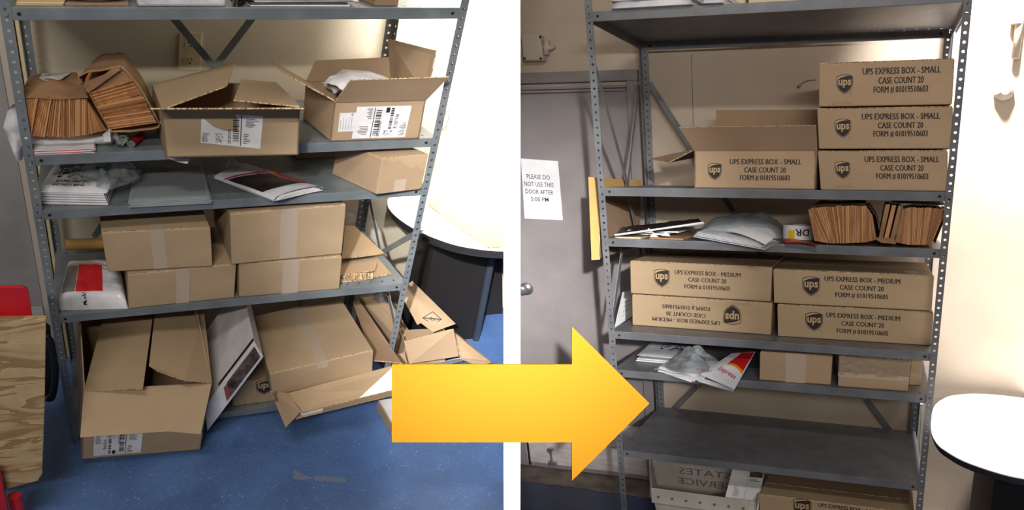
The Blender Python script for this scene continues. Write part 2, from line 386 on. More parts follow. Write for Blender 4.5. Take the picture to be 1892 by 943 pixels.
# unseen forward part added above, to stop lamp light leaking into the other bay
k0 = EYE + FWD*DP + UP*.95
pr = [V3((-t, 1.0, k0.z)), V3((-t, k0.y+.02, k0.z)), V3((-t, b.y+.02, b.z)), V3((-t, 1.0, b.z))]
m.prism(pr, (2*t, 0, 0))
structure(None, 'wall_dividing_standin', m, 'plaster')

# baseboard, left bay
m = MB(); zb = -1.285
x1 = LR.clipx(LR.yw, zb, -XP)
m.cuboid((.9, LR.yw-.014, LR.fl), (x1-.03, LR.yw, zb)); structure(LR, 'baseboard_left', m, 'wall_l', bevel=.003)
# left bay: grey door with pale frame strips behind the rack's left end
m = MB(); p = LR.at(38, 250, y=LR.yw-.03)
m.cuboid((-1.5, LR.yw-.03, LR.fl+.01), (p.x-.02, LR.yw-.002, .25)); dL = structure(LR, 'door_left', m, 'door_l', bevel=.002)
m = MB(); m.cuboid((p.x-.018, LR.yw-.045, LR.fl), (p.x+.03, LR.yw-.002, .27)); strpart(LR, 'door_jamb', m, 'greybox', dL, .003)
m = MB(); m.cuboid((p.x+.034, LR.yw-.03, LR.fl), (p.x+.06, LR.yw-.002, .27)); strpart(LR, 'door_stop', m, 'ivory', dL, .002)
m = MB(); m.cuboid((-1.5, LR.yw-.036, LR.fl+.01), (p.x-.022, LR.yw-.03, -1.25)); strpart(LR, 'kick_plate', m, 'kick', dL, .001)

# right bay: grey door with header, jamb, reveal, kick plate, knob
yd = RR.yw
A = RR.at(1177, 128, y=yd-.03); xo = A.x; zt = A.z
zi = RR.at(1100, 151, y=yd-.03).z; zd = RR.at(1100, 170, y=yd-.012).z
xi = RR.at(1158, 160, y=yd-.03).x; xl = -1.75
m = MB()
xlp = lambda z, y=yd: RR.clipx(y, z, XP)
m.prism([(xlp(RR.fl), yd-.010, RR.fl+.005), (xi, yd-.010, RR.fl+.005), (xi, yd-.010, zd), (xlp(zd), yd-.010, zd)], (0, .009, 0))
dR = structure(RR, 'door_right', m, 'door')
m = MB(); m.cuboid((xi, yd-.035, RR.fl), (xo, yd-.001, zi)); strpart(RR, 'door_jamb', m, 'door', dR, .003)
m = MB(); m.prism([(xlp(zi), yd-.035, zi), (xo, yd-.035, zi), (xo, yd-.035, zt), (xlp(zt), yd-.035, zt)], (0, .034, 0)); strpart(RR, 'door_header', m, 'door', dR, .003)
m = MB(); m.prism([(xlp(zd), yd-.030, zd), (xi-.004, yd-.030, zd), (xi-.004, yd-.030, zd+.010), (xlp(zd+.01), yd-.030, zd+.010)], (0, .02, 0)); 
z5 = (zi+zd)/2; m.prism([(xlp(z5), yd-.022, z5-.006), (xi-.004, yd-.022, z5-.006), (xi-.004, yd-.022, z5+.006), (xlp(z5), yd-.022, z5+.006)], (0, .01, 0))
strpart(RR, 'head_stop', m, 'door', dR, .002)
zk = RR.at(1000, 770, y=yd-.012).z
x0 = RR.at(979, 840, y=yd-.014).x
m = MB(); m.cuboid((x0, yd-.014, RR.fl+.03), (xi-.01, yd-.010, zk)); strpart(RR, 'kick_plate', m, 'kick', dR, .001)
m = MB(); xq = RR.clipx(yd-.014, -1.9, XP)+.005; m.cuboid((xq+.04, yd-.014, RR.fl+.03), (x0-.012, yd-.010, zk)); strpart(RR, 'kick_plate', m, 'kick', dR, .001)
m = MB(); m.cuboid((x0-.012, yd-.013, RR.fl+.01), (x0, yd-.009, zk+.2)); strpart(RR, 'door_gap', m, 'black', dR)
# scuff marks on the kick plate
m = MB()
for i in range(26):
    u = rnd.uniform(.35, .98); x = x0 + (xi-.02-x0)*u; z = RR.fl + rnd.uniform(.1, .26); l = rnd.uniform(.004, .03)
    m.cuboid((x, yd-.0146, z), (x+l, yd-.0139, z+rnd.uniform(.001, .004)))
strpart(RR, 'scuffs', m, 'greytxt', dR)['kind'] = 'stuff'
# knob
p = RR.at(966, 536, y=yd-.05)
m = MB(); m.tube([p+V3((0, .04, 0)), p+V3((0, .034, 0))], .032, 20); m.tube([p+V3((0, .034, 0)), p], .009, 12)
m.tube([p+V3((0, .01, 0)), p, p-V3((0, .012, 0)), p-V3((0, .02, 0))], [.015, .024, .024, .012], 20)
k = strpart(RR, 'door_knob', m, 'galv', dR, smooth=True)
# kick-down door holder
p = RR.at(1017, 832, y=yd-.03); q = RR.at(1020, 858, y=yd-.04)
m = MB(); m.tube([p+V3((0, .018, 0)), p-V3((0, .012, 0))], .014, 14); m.tube([p, q], .006, 8); m.cuboid(q+V3((-.02, .0, -.012)), q+V3((.02, .024, .012)))
strpart(RR, 'door_holder', m, 'galv', dR, smooth=False)

# notice on the door
P0 = [RR.at(962.5, 293, y=yd-.0125), RR.at(1031, 298, y=yd-.0125), RR.at(1040, 407, y=yd-.0125), RR.at(966, 404, y=yd-.0125)]
xm = RR.clipx(yd-.0125, P0[0].z, XP)+.004
P0[0].x = max(P0[0].x, xm); P0[3].x = max(P0[3].x, xm)
t = Thing(RR, 'paper_notice', 'white paper notice asking people not to use the door after 5:00 PM', 'notice', P0[3])
m = MB(); m.panel([P0[3], P0[2], P0[1], P0[0]], .0006, side=1); t.part('sheet', m, ['white', 'white'])
ex = (P0[1]-P0[0]); B = bil(P0[3], P0[2], P0[1], P0[0])
ink = Ink(lambda u, v, h: B(u, v) + V3((0, -h-.0006, 0)))
for i, (tx, sx) in enumerate((('PLEASE DO', .62), ('NOT USE THIS', .78), ('DOOR AFTER', .74), ('5:00 PM', .46))):
    vs, fs = text2d(tx, 1, 'CENTER', .005); wd = max(v[0] for v in vs)*2; k = sx/wd; v0 = .68 - i*.125
    ink.add([ink.P(.44 + x*k, v0 + y*.105, .0006) for x, y in vs], fs)
t.part('lettering', ink, 'inkblack', normals=False)

# junction box and conduit on the wall above the door
A, Bq, C_, D_ = RR.at(966, 112, y=yd-.05), RR.at(1003, 112, y=yd-.05), RR.at(997, 62, y=yd-.05), RR.at(962.5, 63, y=yd-.05)
t = Thing(RR, 'junction_box', 'pale square junction box on the wall above the grey door', 'junction box', (A.x, yd-.02, A.z))
m = MB(); m.prism([A, Bq, C_, D_], (0, .049, 0)); t.part('housing', m, 'greybox', bevel=.006)
m = MB()
for q in (RR.at(998, 68, y=yd-.052), RR.at(969, 108, y=yd-.052), RR.at(999, 108, y=yd-.052)): m.tube([q, q+V3((0, .003, 0))], .005, 8)
t.part('screw', m, 'black')
m = MB(); q = RR.at(1003, 88, y=yd-.025); m.tube([q, q+V3((.03, 0, -.004)), q+V3((.05, 0, .002))], [.012, .010, .006], 10); m.tube([q+V3((.02, 0, .03)), q+V3((.012, 0, -.03))], .012, 10)
t.part('connector', m, 'greybox', smooth=True)

# pipe and fitting on the bright wall at the right
q0 = RR.at(1876, 108, y=yd-.02); 
t = Thing(RR, 'conduit_pipe', 'vertical pale conduit running down the bright wall at top right', 'pipe', q0)
top = V3((q0.x-.02, q0.y, .5)); m = MB(); m.tube([q0, q0+V3((.0, 0, .14)), top], [.013, .013, .013], 12); t.part('pipe', m, 'wall_r', smooth=True)
m = MB(); q1 = RR.at(1878, 38, y=yd-.02); m.tube([q1+V3((0, 0, -.012)), q1+V3((0, 0, .012))], .02, 12); m.cuboid(q1+V3((-.01, .0, -.01)), q1+V3((.06, .018, .008))); t.part('clamp', m, 'wall_r')
q0 = RR.at(1857, 168, y=yd-.03)
m = MB(); m.tube([q0+V3((0, .03, 0)), q0+V3((0, .01, 0)), q0+V3((0, -.01, 0))], [.032, .032, .014], 18)
single(RR, 'wall_bumper', 'small round beige bumper stuck on the bright wall beside the rack', 'bumper', m, 'greybox', q0, smooth=False)
# loose wire on the wall between the racks' back posts
a, b, c = RR.at(1508, 148, y=yd-.006), RR.at(1490, 150, y=yd-.008), RR.at(1478, 158, y=yd-.012)
m = MB(); m.tube(smooth_line([a, b, c], 5), .0022, 6); m.tube([c, c+V3((-.006, -.004, -.008))], .006, 8)
single(RR, 'loose_wire', 'short loose wire end poking from the cream wall behind the rack', 'wire', m, 'greytxt', c)
# hairline joint in the wall
m = MB(); a, b = RR.at(1281, 100, y=yd-.0006), RR.at(1281, 236, y=yd-.0006); m.cuboid((b.x-.0012, yd-.0008, b.z), (b.x+.0012, yd+.001, a.z))
structure(RR, 'trim_1', m, 'greytxt')
# outlet behind the left rack's brace
A, Bq, C_, D_ = LR.at(329, 130, y=LR.yw-.006), LR.at(370, 131, y=LR.yw-.006), LR.at(374, 61, y=LR.yw-.006), LR.at(331, 60, y=LR.yw-.006)
t = Thing(LR, 'wall_outlet', 'ivory double wall outlet behind the crossed steel braces', 'outlet', (A.x, LR.yw-.004, A.z))
m = MB(); m.prism([A, Bq, C_, D_], (0, .0055, 0)); t.part('cover_plate', m, 'ivory', bevel=.002)
B = bil(A, Bq, C_, D_)
for vv in (.27, .72):
    m = MB(); c = B(.5, vv); m.tube([c+V3((0, -.003, 0)), c+V3((0, .002, 0))], .0165, 20); so = t.part('socket', m, 'ivory')
    i2 = MB()
    for dx in (-.006, .006): i2.cuboid(c+V3((dx-.001, -.0036, .0)), c+V3((dx+.001, -.0028, .009)))
    i2.tube([c+V3((0, -.0036, -.008)), c+V3((0, -.0028, -.008))], .0026, 8); t.part('slot', i2, 'black', so)

# ================================================================ RACKS
def holed_strip(m, o, u, v, n, pitch, wd, r, th, mi=0, off=(0, 0, 0), seg=8):
    """perforated strip: n cells of one hole each, running along u, width wd along v, thickness th along u x v"""
    o, u, v = V3(o), V3(u).normalized(), V3(v).normalized(); w_ = u.cross(v)
    hx, hy = pitch/2, wd/2
    sq = [(hx, 0), (hx, hy), (0, hy), (-hx, hy), (-hx, 0), (-hx, -hy), (0, -hy), (hx, -hy)]
    for i in range(n):
        c = o + u*(pitch*(i+.5)) + v*hy
        P = []
        for hh in (0, th):
            P += [c + u*a + v*b + w_*hh for a, b in sq]
            P += [c + u*math.cos(k*math.pi/4)*r + v*math.sin(k*math.pi/4)*r + w_*hh for k in range(8)]
        fs = []
        for k in range(8):
            j = (k+1) % 8
            fs += [(k, j, 8+j, 8+k), (16+j, 16+k, 24+k, 24+j), (8+k, 8+j, 24+j, 24+k)]
        for k in (1, 2, 5, 6): j = (k+1) % 8; fs.append((j, k, 16+k, 16+j))
        if i == 0: fs += [(4, 3, 19, 20), (5, 4, 20, 21)]
        if i == n-1: fs += [(0, 7, 23, 16), (1, 0, 16, 17)]
        m.add(P, fs, mi)
def build_rack(room, label, steel, hang):
    D, zf = room.D, room.fl
    t = Thing(room, 'steel_shelving_rack', label, 'shelving rack', (0, 0, zf))
    ztop = .30; pitch = .0254; n = int((ztop-zf)/pitch); zt = zf + n*pitch
    wf, ws, th = .021, .034, .002
    for name, x, y, sx, sy in (('post', 0, 0, 1, 1), ('post', W, 0, -1, 1), ('post', 0, D, 1, -1), ('post', W, D, -1, -1)):
        m = MB()
        holed_strip(m, (x, y, zf), (0, 0, 1), (sx, 0, 0), n, pitch, wf if sy > 0 else .026, .0042, th*sy*sx*-1 if False else .002)
        holed_strip(m, (x, y, zf), (0, 0, 1), (0, sy, 0), n, pitch, ws, .0042, .002)
        t.part('post', m, steel, normals=True)
    for i, z in enumerate(room.S):
        m = MB(); xa, xb, ya, yb = .005, W-.005, .004, D-.004; hp = .0381; nh = int((xb-xa)/hp); hw = .02
        x0 = xa + ((xb-xa)-nh*hp)/2
        holed_strip(m, (x0, .022, z-.0015), (1, 0, 0), (0, 1, 0), nh, hp, hw, .0042, .0015)
        holed_strip(m, (x0, D-.042, z-.0015), (1, 0, 0), (0, 1, 0), nh, hp, hw, .0042, .0015)
        for (a, b, c, d) in ((xa, ya, xb, .022), (xa, .042, xb, D-.042), (xa, D-.022, xb, yb), (xa, .022, x0, .042), (x0+nh*hp, .022, xb, .042), (xa, D-.042, x0, D-.022), (x0+nh*hp, D-.042, xb, D-.022)):
            m.cuboid((a, b, z-.0015), (c, d, z))
        sh = t.part('shelf', m, steel)
        lip = .030
        for nm, a, b in (('front_lip', (.012, .002, z-lip), (W-.012, .0045, z-.0002)), ('rear_lip', (.012, D-.0045, z-lip), (W-.012, D-.002, z-.0002)),
                         ('side_lip', (.0035, .01, z-lip), (.006, D-.01, z-.0002)), ('side_lip', (W-.006, .01, z-lip), (W-.0035, D-.01, z-.0002))):
            m = MB(); m.cuboid(a, b)
            if nm == 'front_lip': m.cuboid((.03, .0045, z-lip), (W-.03, .016, z-lip+.002))
            if nm == 'rear_lip': m.cuboid((.03, D-.016, z-lip), (W-.03, D-.0045, z-lip+.002))
            t.part(nm, m, steel, sh, bevel=.0008)
        for x in (.036, W-.036):
            for y in (.0015, D-.006):
                m = MB(); m.tube([(x, y, z-.015), (x, y+.001, z-.015)], .0046, 12); t.part('bolt_hole', m, 'black', sh)
        for x in (.0105, W-.0105):
            m = MB(); m.tube([(x, -.004, z-.015), (x, .0, z-.015)], .0055, 6); t.part('bolt', m, steel, sh)
    def brace(p, q, wd=.022):
        p, q = V3(p), V3(q); d = (q-p).normalized()
        nrm = V3((0, 1, 0)) if abs(q.x-p.x) > .01 else V3((1, 0, 0))
        s = d.cross(nrm).normalized()*wd/2; m = MB()
        m.prism([p-s, p+s, q+s, q-s], nrm*.003); b = t.part('brace', m, steel, bevel=.0006)
        m = MB()
        for e in (p, q): m.tube([e-nrm*.004, e+nrm*.006], .006, 6)
        t.part('bolt', m, 'galv', b)
    for p, q in hang: brace(p, q)
    return t
yb = LR.D+.004
def A_(px, py, **k): return LR.at(px, py, **k)
def B_(px, py, **k): return RR.at(px, py, **k)
def ext(p, q, z):               # run a brace on from p through q down/up to level z
    d = q-p; return p + d*((z-p.z)/d.z)
hangL = []
c = A_(397, 126, y=yb); a = A_(328, 42, y=yb); b = A_(462, 40, y=yb)
hangL += [(ext(c, a, .25), c), (ext(c, b, .25), c+V3((0, .004, 0)))]
a = A_(183, 425, y=yb); b = A_(172, 442, y=yb); hangL += [(ext(b, a, -.56), ext(a, b, -.9))]
xs_ = W+.003
a, b = A_(683, 370, x=xs_), A_(703, 468, x=xs_); hangL += [(a, b)]
a, b = A_(778, 425, x=xs_), A_(703, 468, x=xs_); hangL += [(a, b)]
a, b = A_(716, 540, x=xs_), A_(730, 605, x=xs_); hangL += [(a, b)]
build_rack(LR, 'grey steel shelving rack in the left bay, holding messy open cartons and plastic', 'steel', hangL)
yb = RR.D+.004; hangR = []
a, b = B_(1199, 153, y=yb), B_(1282, 280, y=yb); hangR += [(a, ext(a, b, -1.15)),]
hangR += [(B_(1290, 712, y=yb), B_(1205, 800, y=yb))]
hangR += [(B_(1600, 737, y=yb), B_(1655, 810, y=yb))]
a, b = B_(1097, 116, x=-.003), B_(1160, 345, x=-.003); hangR += [(a, b)]
a, b = B_(1179, 155, x=-.003), B_(1158, 345, x=-.003); hangR += [(a, b), (b, B_(1190, 500, x=-.003)), ]
hangR += [(B_(1152, 440, x=-.003), B_(1131, 590, x=-.003))]
hangR += [(B_(1702, 748, x=xs_), B_(1698, 850, x=xs_)), (B_(1785, 25, x=xs_), B_(1766, 56, x=xs_))]
build_rack(RR, 'grey steel shelving rack in the right bay, holding neatly stacked cases', 'steel_r', hangR)

# ================================================================ THINGS: builders
def face(R, bl, br, tl, z, yl, yr=None):
    """front-bottom-left corner, width vector and height vector of a carton standing on level z"""
    yr = yl if yr is None else yr
    a = R.at(*bl, y=yl); b = R.at(*br, y=yr); c = R.at(*tl, y=yl)
    o = V3((a.x, yl, z+.0012)); return o, V3((b.x-a.x, yr-yl, 0)), V3((c.x-a.x, 0, c.z-a.z))
def front_plane(o, U, Wv):
    ex = U.normalized(); ey = Wv.normalized(); n = ex.cross(ey).normalized()
    if n.y > 0: n = -n
    return plane(o, ex, ey, n), U.length, Wv.length
def corners(o, U, Vv, Wv, j=0):
    p = [o, o+U, o+U+Vv, o+Vv, o+Wv, o+U+Wv, o+U+Vv+Wv, o+Vv+Wv]
    if j:
        for i in range(4, 8): p[i] = p[i] + V3((rnd.uniform(-j, j), rnd.uniform(0, j*.3) if i < 6 else rnd.uniform(-j, j), rnd.uniform(-j, 0)))
    return p
def carton(R, name, label, f, depth, group=None, col='card', seam='depth', tape=.55, tapew=.15, cat='box', Vv=None, jit=.003):
    o, U, Wv = f
    if Vv is None: Vv = V3((0, depth, 0))
    t = Thing(R, name, label, cat, o, group)
    up = Wv.normalized(); p = corners(o, U, Vv, Wv, jit)
    for i in range(4, 8): p[i] = p[i] - up*.0025
    m = MB(); m.hexa(p); t.part('body', m, col, bevel=.0035)
    A, B, C, D = p[4:8]; e = .0025
    S_ = bil(A, B, C, D)
    for a, b, c, d in (((.006, .008, .496, .992), (.504, .008, .994, .992)) if seam == 'depth' else ((.006, .006, .994, .494), (.006, .506, .994, .994))):
        m = MB(); m.prism([S_(a, b), S_(c, b), S_(c, d), S_(a, d)], up*e, 0, 1); t.part('top_flap', m, [col, 'card_edge'], bevel=.0006)
    if tape:
        tape = min(tape, .965); m = MB()
        if seam == 'depth':
            a, b = .5-tapew/2, .5+tapew/2
            m.prism([S_(a, 0), S_(b, 0), S_(b, 1), S_(a, 1)], up*(e+.0004))
            m.prism([p[4]+(p[5]-p[4])*a, p[4]+(p[5]-p[4])*b, p[4]+(p[5]-p[4])*b-Wv*tape, p[4]+(p[5]-p[4])*a-Wv*tape], -Vv.normalized()*.0005)
        else:
            m.prism([S_(0, .5-tapew/2), S_(1, .5-tapew/2), S_(1, .5+tapew/2), S_(0, .5+tapew/2)], up*(e+.0004))
        t.part('tape', m, 'tape')
    return t, p
def fit_text(ink, body, uc, vb, span, h, bold=.003, rot180=None, mi=0, hh=.0008):
    vs, fs = text2d(body, 1, 'CENTER', 0); wd = max(v[0] for v in vs)*2; k = span/wd
    for du in ((0,) if mi == 2 else (-.00055, .00055)):
        pts = []
        for x, y in vs:
            u, v = uc + x*k + du, vb + y*h/.72
            if rot180: u, v = rot180[0]-u, rot180[1]-v
            pts.append(ink.P(u, v, hh + du*.2))
        ink.add(pts, fs, mi)
SH = [(-.5, .50), (-.25, .60), (0, .64), (.25, .60), (.5, .50), (.5, .0), (.47, -.18), (.38, -.36), (.2, -.54), (0, -.66), (-.2, -.54), (-.38, -.36), (-.47, -.18), (-.5, .0)]
def shield(ink, cx, cy, w, rot180=None):
    def q(p): 
        u, v = cx + p[0]*w, cy + p[1]*w
        return (rot180[0]-u, rot180[1]-v) if rot180 else (u, v)
    ink.poly([q(p) for p in SH], .0006, 0)
    ink.poly([q((x*.93, y*.93)) for x, y in SH], .0009, 1)
    top = [(-.44, .30), (-.25, .42), (0, .50), (.22, .53), (.44, .54)]
    low = [p for p in [(x*.88, y*.88) for x, y in SH] if p[1] < .2]
    ink.poly([q(p) for p in top[::-1] + [(-.44, .0), (-.41, -.16), (-.33, -.32), (-.18, -.47), (0, -.58), (.18, -.47), (.33, -.32), (.41, -.16), (.44, 0)]], .0012, 0)
    vs, fs = text2d('ups', 1, 'CENTER', .03); wd = max(v[0] for v in vs)*2; k = .78/wd
    pts = [ink.P(*q((x*k, -.06 + y*k*1.25)), .0015) for x, y in vs]; ink.add(pts, fs, 1)
    vs, fs = text2d('TM', .1, 'LEFT', 0)
    ink.add([ink.P(*q((x + .3, -.66 + y)), .0006) for x, y in vs], fs, 0)
def ups_print(t, o, U, Wv, lines, sc, scy, sw, tc, tspan, th, rows, serial=None, flip=False, parent=None):
    P, w_, h_ = front_plane(o, U, Wv); ink = Ink(P); r = (w_, h_) if flip else None
    shield(ink, sc*w_, scy*h_, sw*w_, r)
    for tx, vb, sp in zip(lines, rows, (1, .58, .70)): fit_text(ink, tx, tc*w_, vb*h_, tspan*w_*sp, th*h_, .004, r)
    if serial: fit_text(ink, serial[0], serial[1]*w_, serial[2]*h_, .15*w_, .075*h_, -.004, r, 2)
    t.part('printing', ink, ['ink', 'cardink', 'pencil'], parent, normals=False)
def lines_block(ink, r, u0, v0, u1, v1, n, mi=0, vertical=False, fill=.5):
    for i in range(n):
        if vertical:
            a = u0 + (u1-u0)*(i+.2)/n; ink.rect(a, v0 + (v1-v0)*r.uniform(0, .2), a + (u1-u0)/n*fill, v0 + (v1-v0)*r.uniform(.55, 1), .0012, mi)
        else:
            a = v0 + (v1-v0)*(i+.2)/n; ink.rect(u0 + (u1-u0)*r.uniform(0, .1), a, u0 + (u1-u0)*r.uniform(.5, 1), a + (v1-v0)/n*fill, .0012, mi)
def bars(ink, r, u0, v0, u1, v1, n=22, axis='v'):
    p = 0
    while p < 1:
        b = r.choice((.5, .8, 1.4))/n; q = min(1, p+b)
        if axis == 'v': ink.rect(u0, v0+(v1-v0)*p, u1, v0+(v1-v0)*q, .0012)
        else: ink.rect(u0+(u1-u0)*p, v0, u0+(u1-u0)*q, v1, .0012)
        p = q + r.choice((.4, .7, 1.1))/n
def ship_label(t, P, flip=False, torn=False, seed=1):
    """a shipping label, 1 x .8 units, turned on its side, P maps its unit square"""
    r = random.Random(seed); Q = (lambda u, v, h: P(1-u, 1-v, h)) if flip else P
    sheet = Ink(Q)
    if torn: sheet.poly([(0, .0), (1, -.08), (1.0, 1.0), (.56, 1.0), (.60, .86), (.60, .46), (.40, .44), (.22, .55), (.08, .78), (.03, .78)], .0006)
    else: sheet.poly([(0, 0), (1, 0), (1, 1), (0, 1)], .0006)
    t.part('shipping_label', sheet, 'white', normals=False)
    ink = Ink(Q)
    ink.rect(.655, .03 if not torn else -.02, .668, .98, .0012)
    bars(ink, r, .53, .12, .63, .93 if not torn else .88, 26)
    if not torn: bars(ink, r, .30, .06, .36, .72, 22)
    ink.text('UPS GROUND', .50, .03 if torn else .95, .075, 'LEFT', .02, 1, math.pi/2 if torn else -math.pi/2)
    if not torn:
        ink.text('RI 029 9-06', .20, .70, .095, 'LEFT', .02, 1, -math.pi/2)
        ink.rect(.385, .04, .455, .2, .0012)
        for i in range(46): u, v = .26+.17*r.random(), .74+.2*r.random(); ink.rect(u, v, u+.014, v+.016, .0012)
    else:
        for i in range(46): u, v = .22+.14*r.random(), .04+.30*r.random(); ink.rect(u, v, u+.014, v+.016, .0012)
    lines_block(ink, r, .03, .52 if not torn else .03, .16, .95 if not torn else .35, 9, 1)
    lines_block(ink, r, .70, .05, .82, .40, 6, 1, False); lines_block(ink, r, .72, .6, .95, .9, 6, 1)
    ink.text('SHIP TO', .055, .05 if torn else .6, .05, 'LEFT', .01, 1, math.pi/2)
    t.part('label_printing', ink, ['inkblack', 'greytxt'], normals=False)
def interp(pts, t):
    if t <= 0: return V3(pts[0])
    if t >= 1: return V3(pts[-1])
    k = t*(len(pts)-1); i = int(k); return V3(pts[i]).lerp(V3(pts[i+1]), k-i)
def fan(t, R, lower, upper, y, Vv, n, matname, seed=0, jitter=.004):
    """a bundle of flat folded bags seen on edge: thin slabs packed side by side"""
    r = random.Random(seed); lo = [R.at(*p, y=y) for p in lower]; up = [R.at(*p, y=y) for p in upper]; m = MB(); Vv = V3(Vv)
    for i in range(n):
        a, b = i/n, (i+.86)/n; dy = r.uniform(-jitter, jitter); dz = V3((0, 0, r.uniform(-.002, .001)))
        A, B, C, D = interp(lo, a), interp(lo, b), interp(up, b)+dz, interp(up, a)+dz
        e = [V3((0, dy, 0))]*4
        m.hexa([A+e[0], B+e[0], B+Vv, A+Vv, D+e[0], C+e[0], C+Vv, D+Vv], r.choice((0, 0, 0, 1, 2)))
    return t.part('folded_bags', m, [matname, 'bags_dark', 'bags_pale'], kind='stuff')
def pillow(t, name, P, H, matname, nu=26, nv=20, wr=.2, seed=0, ex=6, thick=None, freq=9, parent=None, z0=.0):
    """a soft flat pack on the patch P: domed wrinkled top that closes down to the shelf"""
    def top(u, v):
        e = max(0, (1-abs(2*u-1)**ex))**.5 * max(0, (1-abs(2*v-1)**ex))**.5
        q = P(u, v); nn = noise.noise(q*freq + V3((seed*5.1, 0, 0)))*.6 + noise.noise(q*freq*3.1 + V3((0, seed*3.3, 0)))*.3
        return q + V3((0, 0, z0 + H*e*(1 + wr*nn)))
    m = MB(); m.grid(top, nu, nv); m.grid(lambda u, v: P(u, v)+V3((0, 0, z0)), nu, nv, flip=True)
    t.part(name, m, matname, parent, smooth=True, normals=False)
    return top
def on_surface(top):
    return lambda u, v, h: top(min(.995, max(.005, u)), min(.995, max(.005, v))) + V3((0, -h*.4, h*1.3))
def skin(t, name, top, u0, v0, u1, v1, matname, h=.0012, n=12, shape=None, parent=None):
    """a printed area that follows the surface `top`"""
    m = MB(); f = shape or (lambda a, b: (u0+(u1-u0)*a, v0+(v1-v0)*b))
    P = on_surface(top); m.grid(lambda a, b: P(*f(a, b), h), n, n)
    return t.part(name, m, matname, parent, smooth=True, normals=False)
def surf_text(t, top, specs, matname, name='lettering', parent=None):
    P = on_surface(top); ink = Ink(P)
    for s in specs: ink.text(**s)
    return t.part(name, ink, matname, parent, normals=False)
def sheet(R, fn, nu=16, nv=12): m = MB(); m.grid(fn, nu, nv); return m

# ================================================================ LEFT BAY
S0, S1, S2, S3, S4 = LR.S
A_ = LR.at
# --- shelf 3 (fourth down): four taped cases
g = 'plain taped cartons on the fourth shelf of the left rack'
f = face(LR, (238, 572), (433, 550), (235, 507), S3, .004, .012); tB, pB = carton(LR, 'carton', 'plain taped carton at lower left of the four on the left rack', f, .30, g, tape=1, tapew=.12)
zB = S3 + f[2].z + .003
f = face(LR, (198, 492), (393, 487), (185, 417), zB, .02, .0); carton(LR, 'carton', 'plain taped carton at upper left of the four on the left rack', f, .30, g, tape=1, tapew=.13, jit=.001)
f = face(LR, (442, 550), (627, 535), (442, 487), S3, .012, .003); tD, pD = carton(LR, 'carton', 'plain taped carton at lower right of the four, under the tallest one', f, .30, g, tape=1, tapew=.16)
zD = S3 + f[2].z + .003
f = face(LR, (428, 487), (632, 467), (425, 392), zD, .0, .012); carton(LR, 'carton', 'tallest plain taped carton, at upper right of the four on the left rack', f, .34, g, tape=1, tapew=.15, jit=.001)

# --- shelf 2: carton with torn side, behind it a flat brown box
z = S2+.001; o = A_(695, 360, z=z); Ur = A_(778, 350, z=z)-o; Vl = A_(613, 322, z=z)-o; hh = A_(707, 292, y=o.y).z - z
t, p = carton(LR, 'carton', 'lone warm brown carton with torn top edge at right end of the third left shelf', (o, Ur, V3((.004, 0, hh))), .3, None, 'card_r', Vv=Vl, tape=.0, seam='width')
m = MB(); Pq, w_, h_ = front_plane(o, Ur, V3((0, 0, hh))); ink = Ink(Pq)
tear = [(.02*w_, .98*h_), (.25*w_, .86*h_), (.38*w_, .90*h_), (.5*w_, .78*h_), (.68*w_, .62*h_), (.8*w_, .70*h_), (.9*w_, .55*h_), (.99*w_, .60*h_), (.99*w_, .98*h_)]
ink.poly(tear, .0012); t.part('torn_patch', ink, 'card', normals=False)
ink = Ink(Pq); ink.rect(.36*w_, .02*h_, .62*w_, .36*h_, .001); t.part('tape', ink, 'tape', normals=False)
a = A_(545, 295, z=S2)
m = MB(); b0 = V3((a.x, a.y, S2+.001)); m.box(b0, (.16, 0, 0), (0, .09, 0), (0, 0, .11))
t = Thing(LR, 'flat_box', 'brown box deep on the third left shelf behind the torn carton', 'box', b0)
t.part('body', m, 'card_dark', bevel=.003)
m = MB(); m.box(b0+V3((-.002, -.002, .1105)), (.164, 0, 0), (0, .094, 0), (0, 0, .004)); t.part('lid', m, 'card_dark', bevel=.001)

# --- shelf 2: poly mailers, crumpled film, film sleeve, folded pak
q = [A_(71, 378, z=S2+.0015), A_(200, 380, z=S2+.0015), A_(222, 322, z=S2+.0015), A_(110, 316, z=S2+.0015)]
t = Thing(LR, 'mailer_pack', 'pack of white poly mailers with blue disc and big P, third left shelf', 'mailer pack', q[0])
m = MB()
for i in range(5):
    k = i*.008; m.prism([q[0]+V3((.003*i, .002*(i % 2), k)), q[1]+V3((-.002*i, 0, k)), q[2]+V3((0, 0, k)), q[3]+V3((0, 0, k))], (0, 0, .0065))
t.part('mailers', m, 'poly', kind='stuff', bevel=.002)
top = pillow(t, 'wrapper', bil(*[c+V3((0, 0, .04)) for c in q]), .012, 'poly', wr=.5)
skin(t, 'blue_disc', top, 0, 0, 1, 1, 'blue', shape=lambda a, b: (.46 + .34*b*math.cos(a*6.283), .74 + .25*b*math.sin(a*6.283)), n=16)
surf_text(t, top, [dict(body='PA', u=.20, v=.34, size=.42, bold=.03, sx=.8)], 'inkblack')
surf_text(t, top, [dict(body='PA', u=.225, v=.355, size=.38, bold=.0, sx=.82, h=.003)], 'poly', 'lettering_fill')
surf_text(t, top, [dict(body='BOUND PRINTED', u=.22, v=.2, size=.085, bold=.02, sx=.7), dict(body='DO NOT BEND', u=.20, v=.1, size=.085, bold=.02, sx=.8)], 'inkblack')
q = [A_(120, 383, z=S2+.002), A_(255, 372, z=S2+.002), A_(268, 322, z=S2+.002), A_(130, 325, z=S2+.002)]
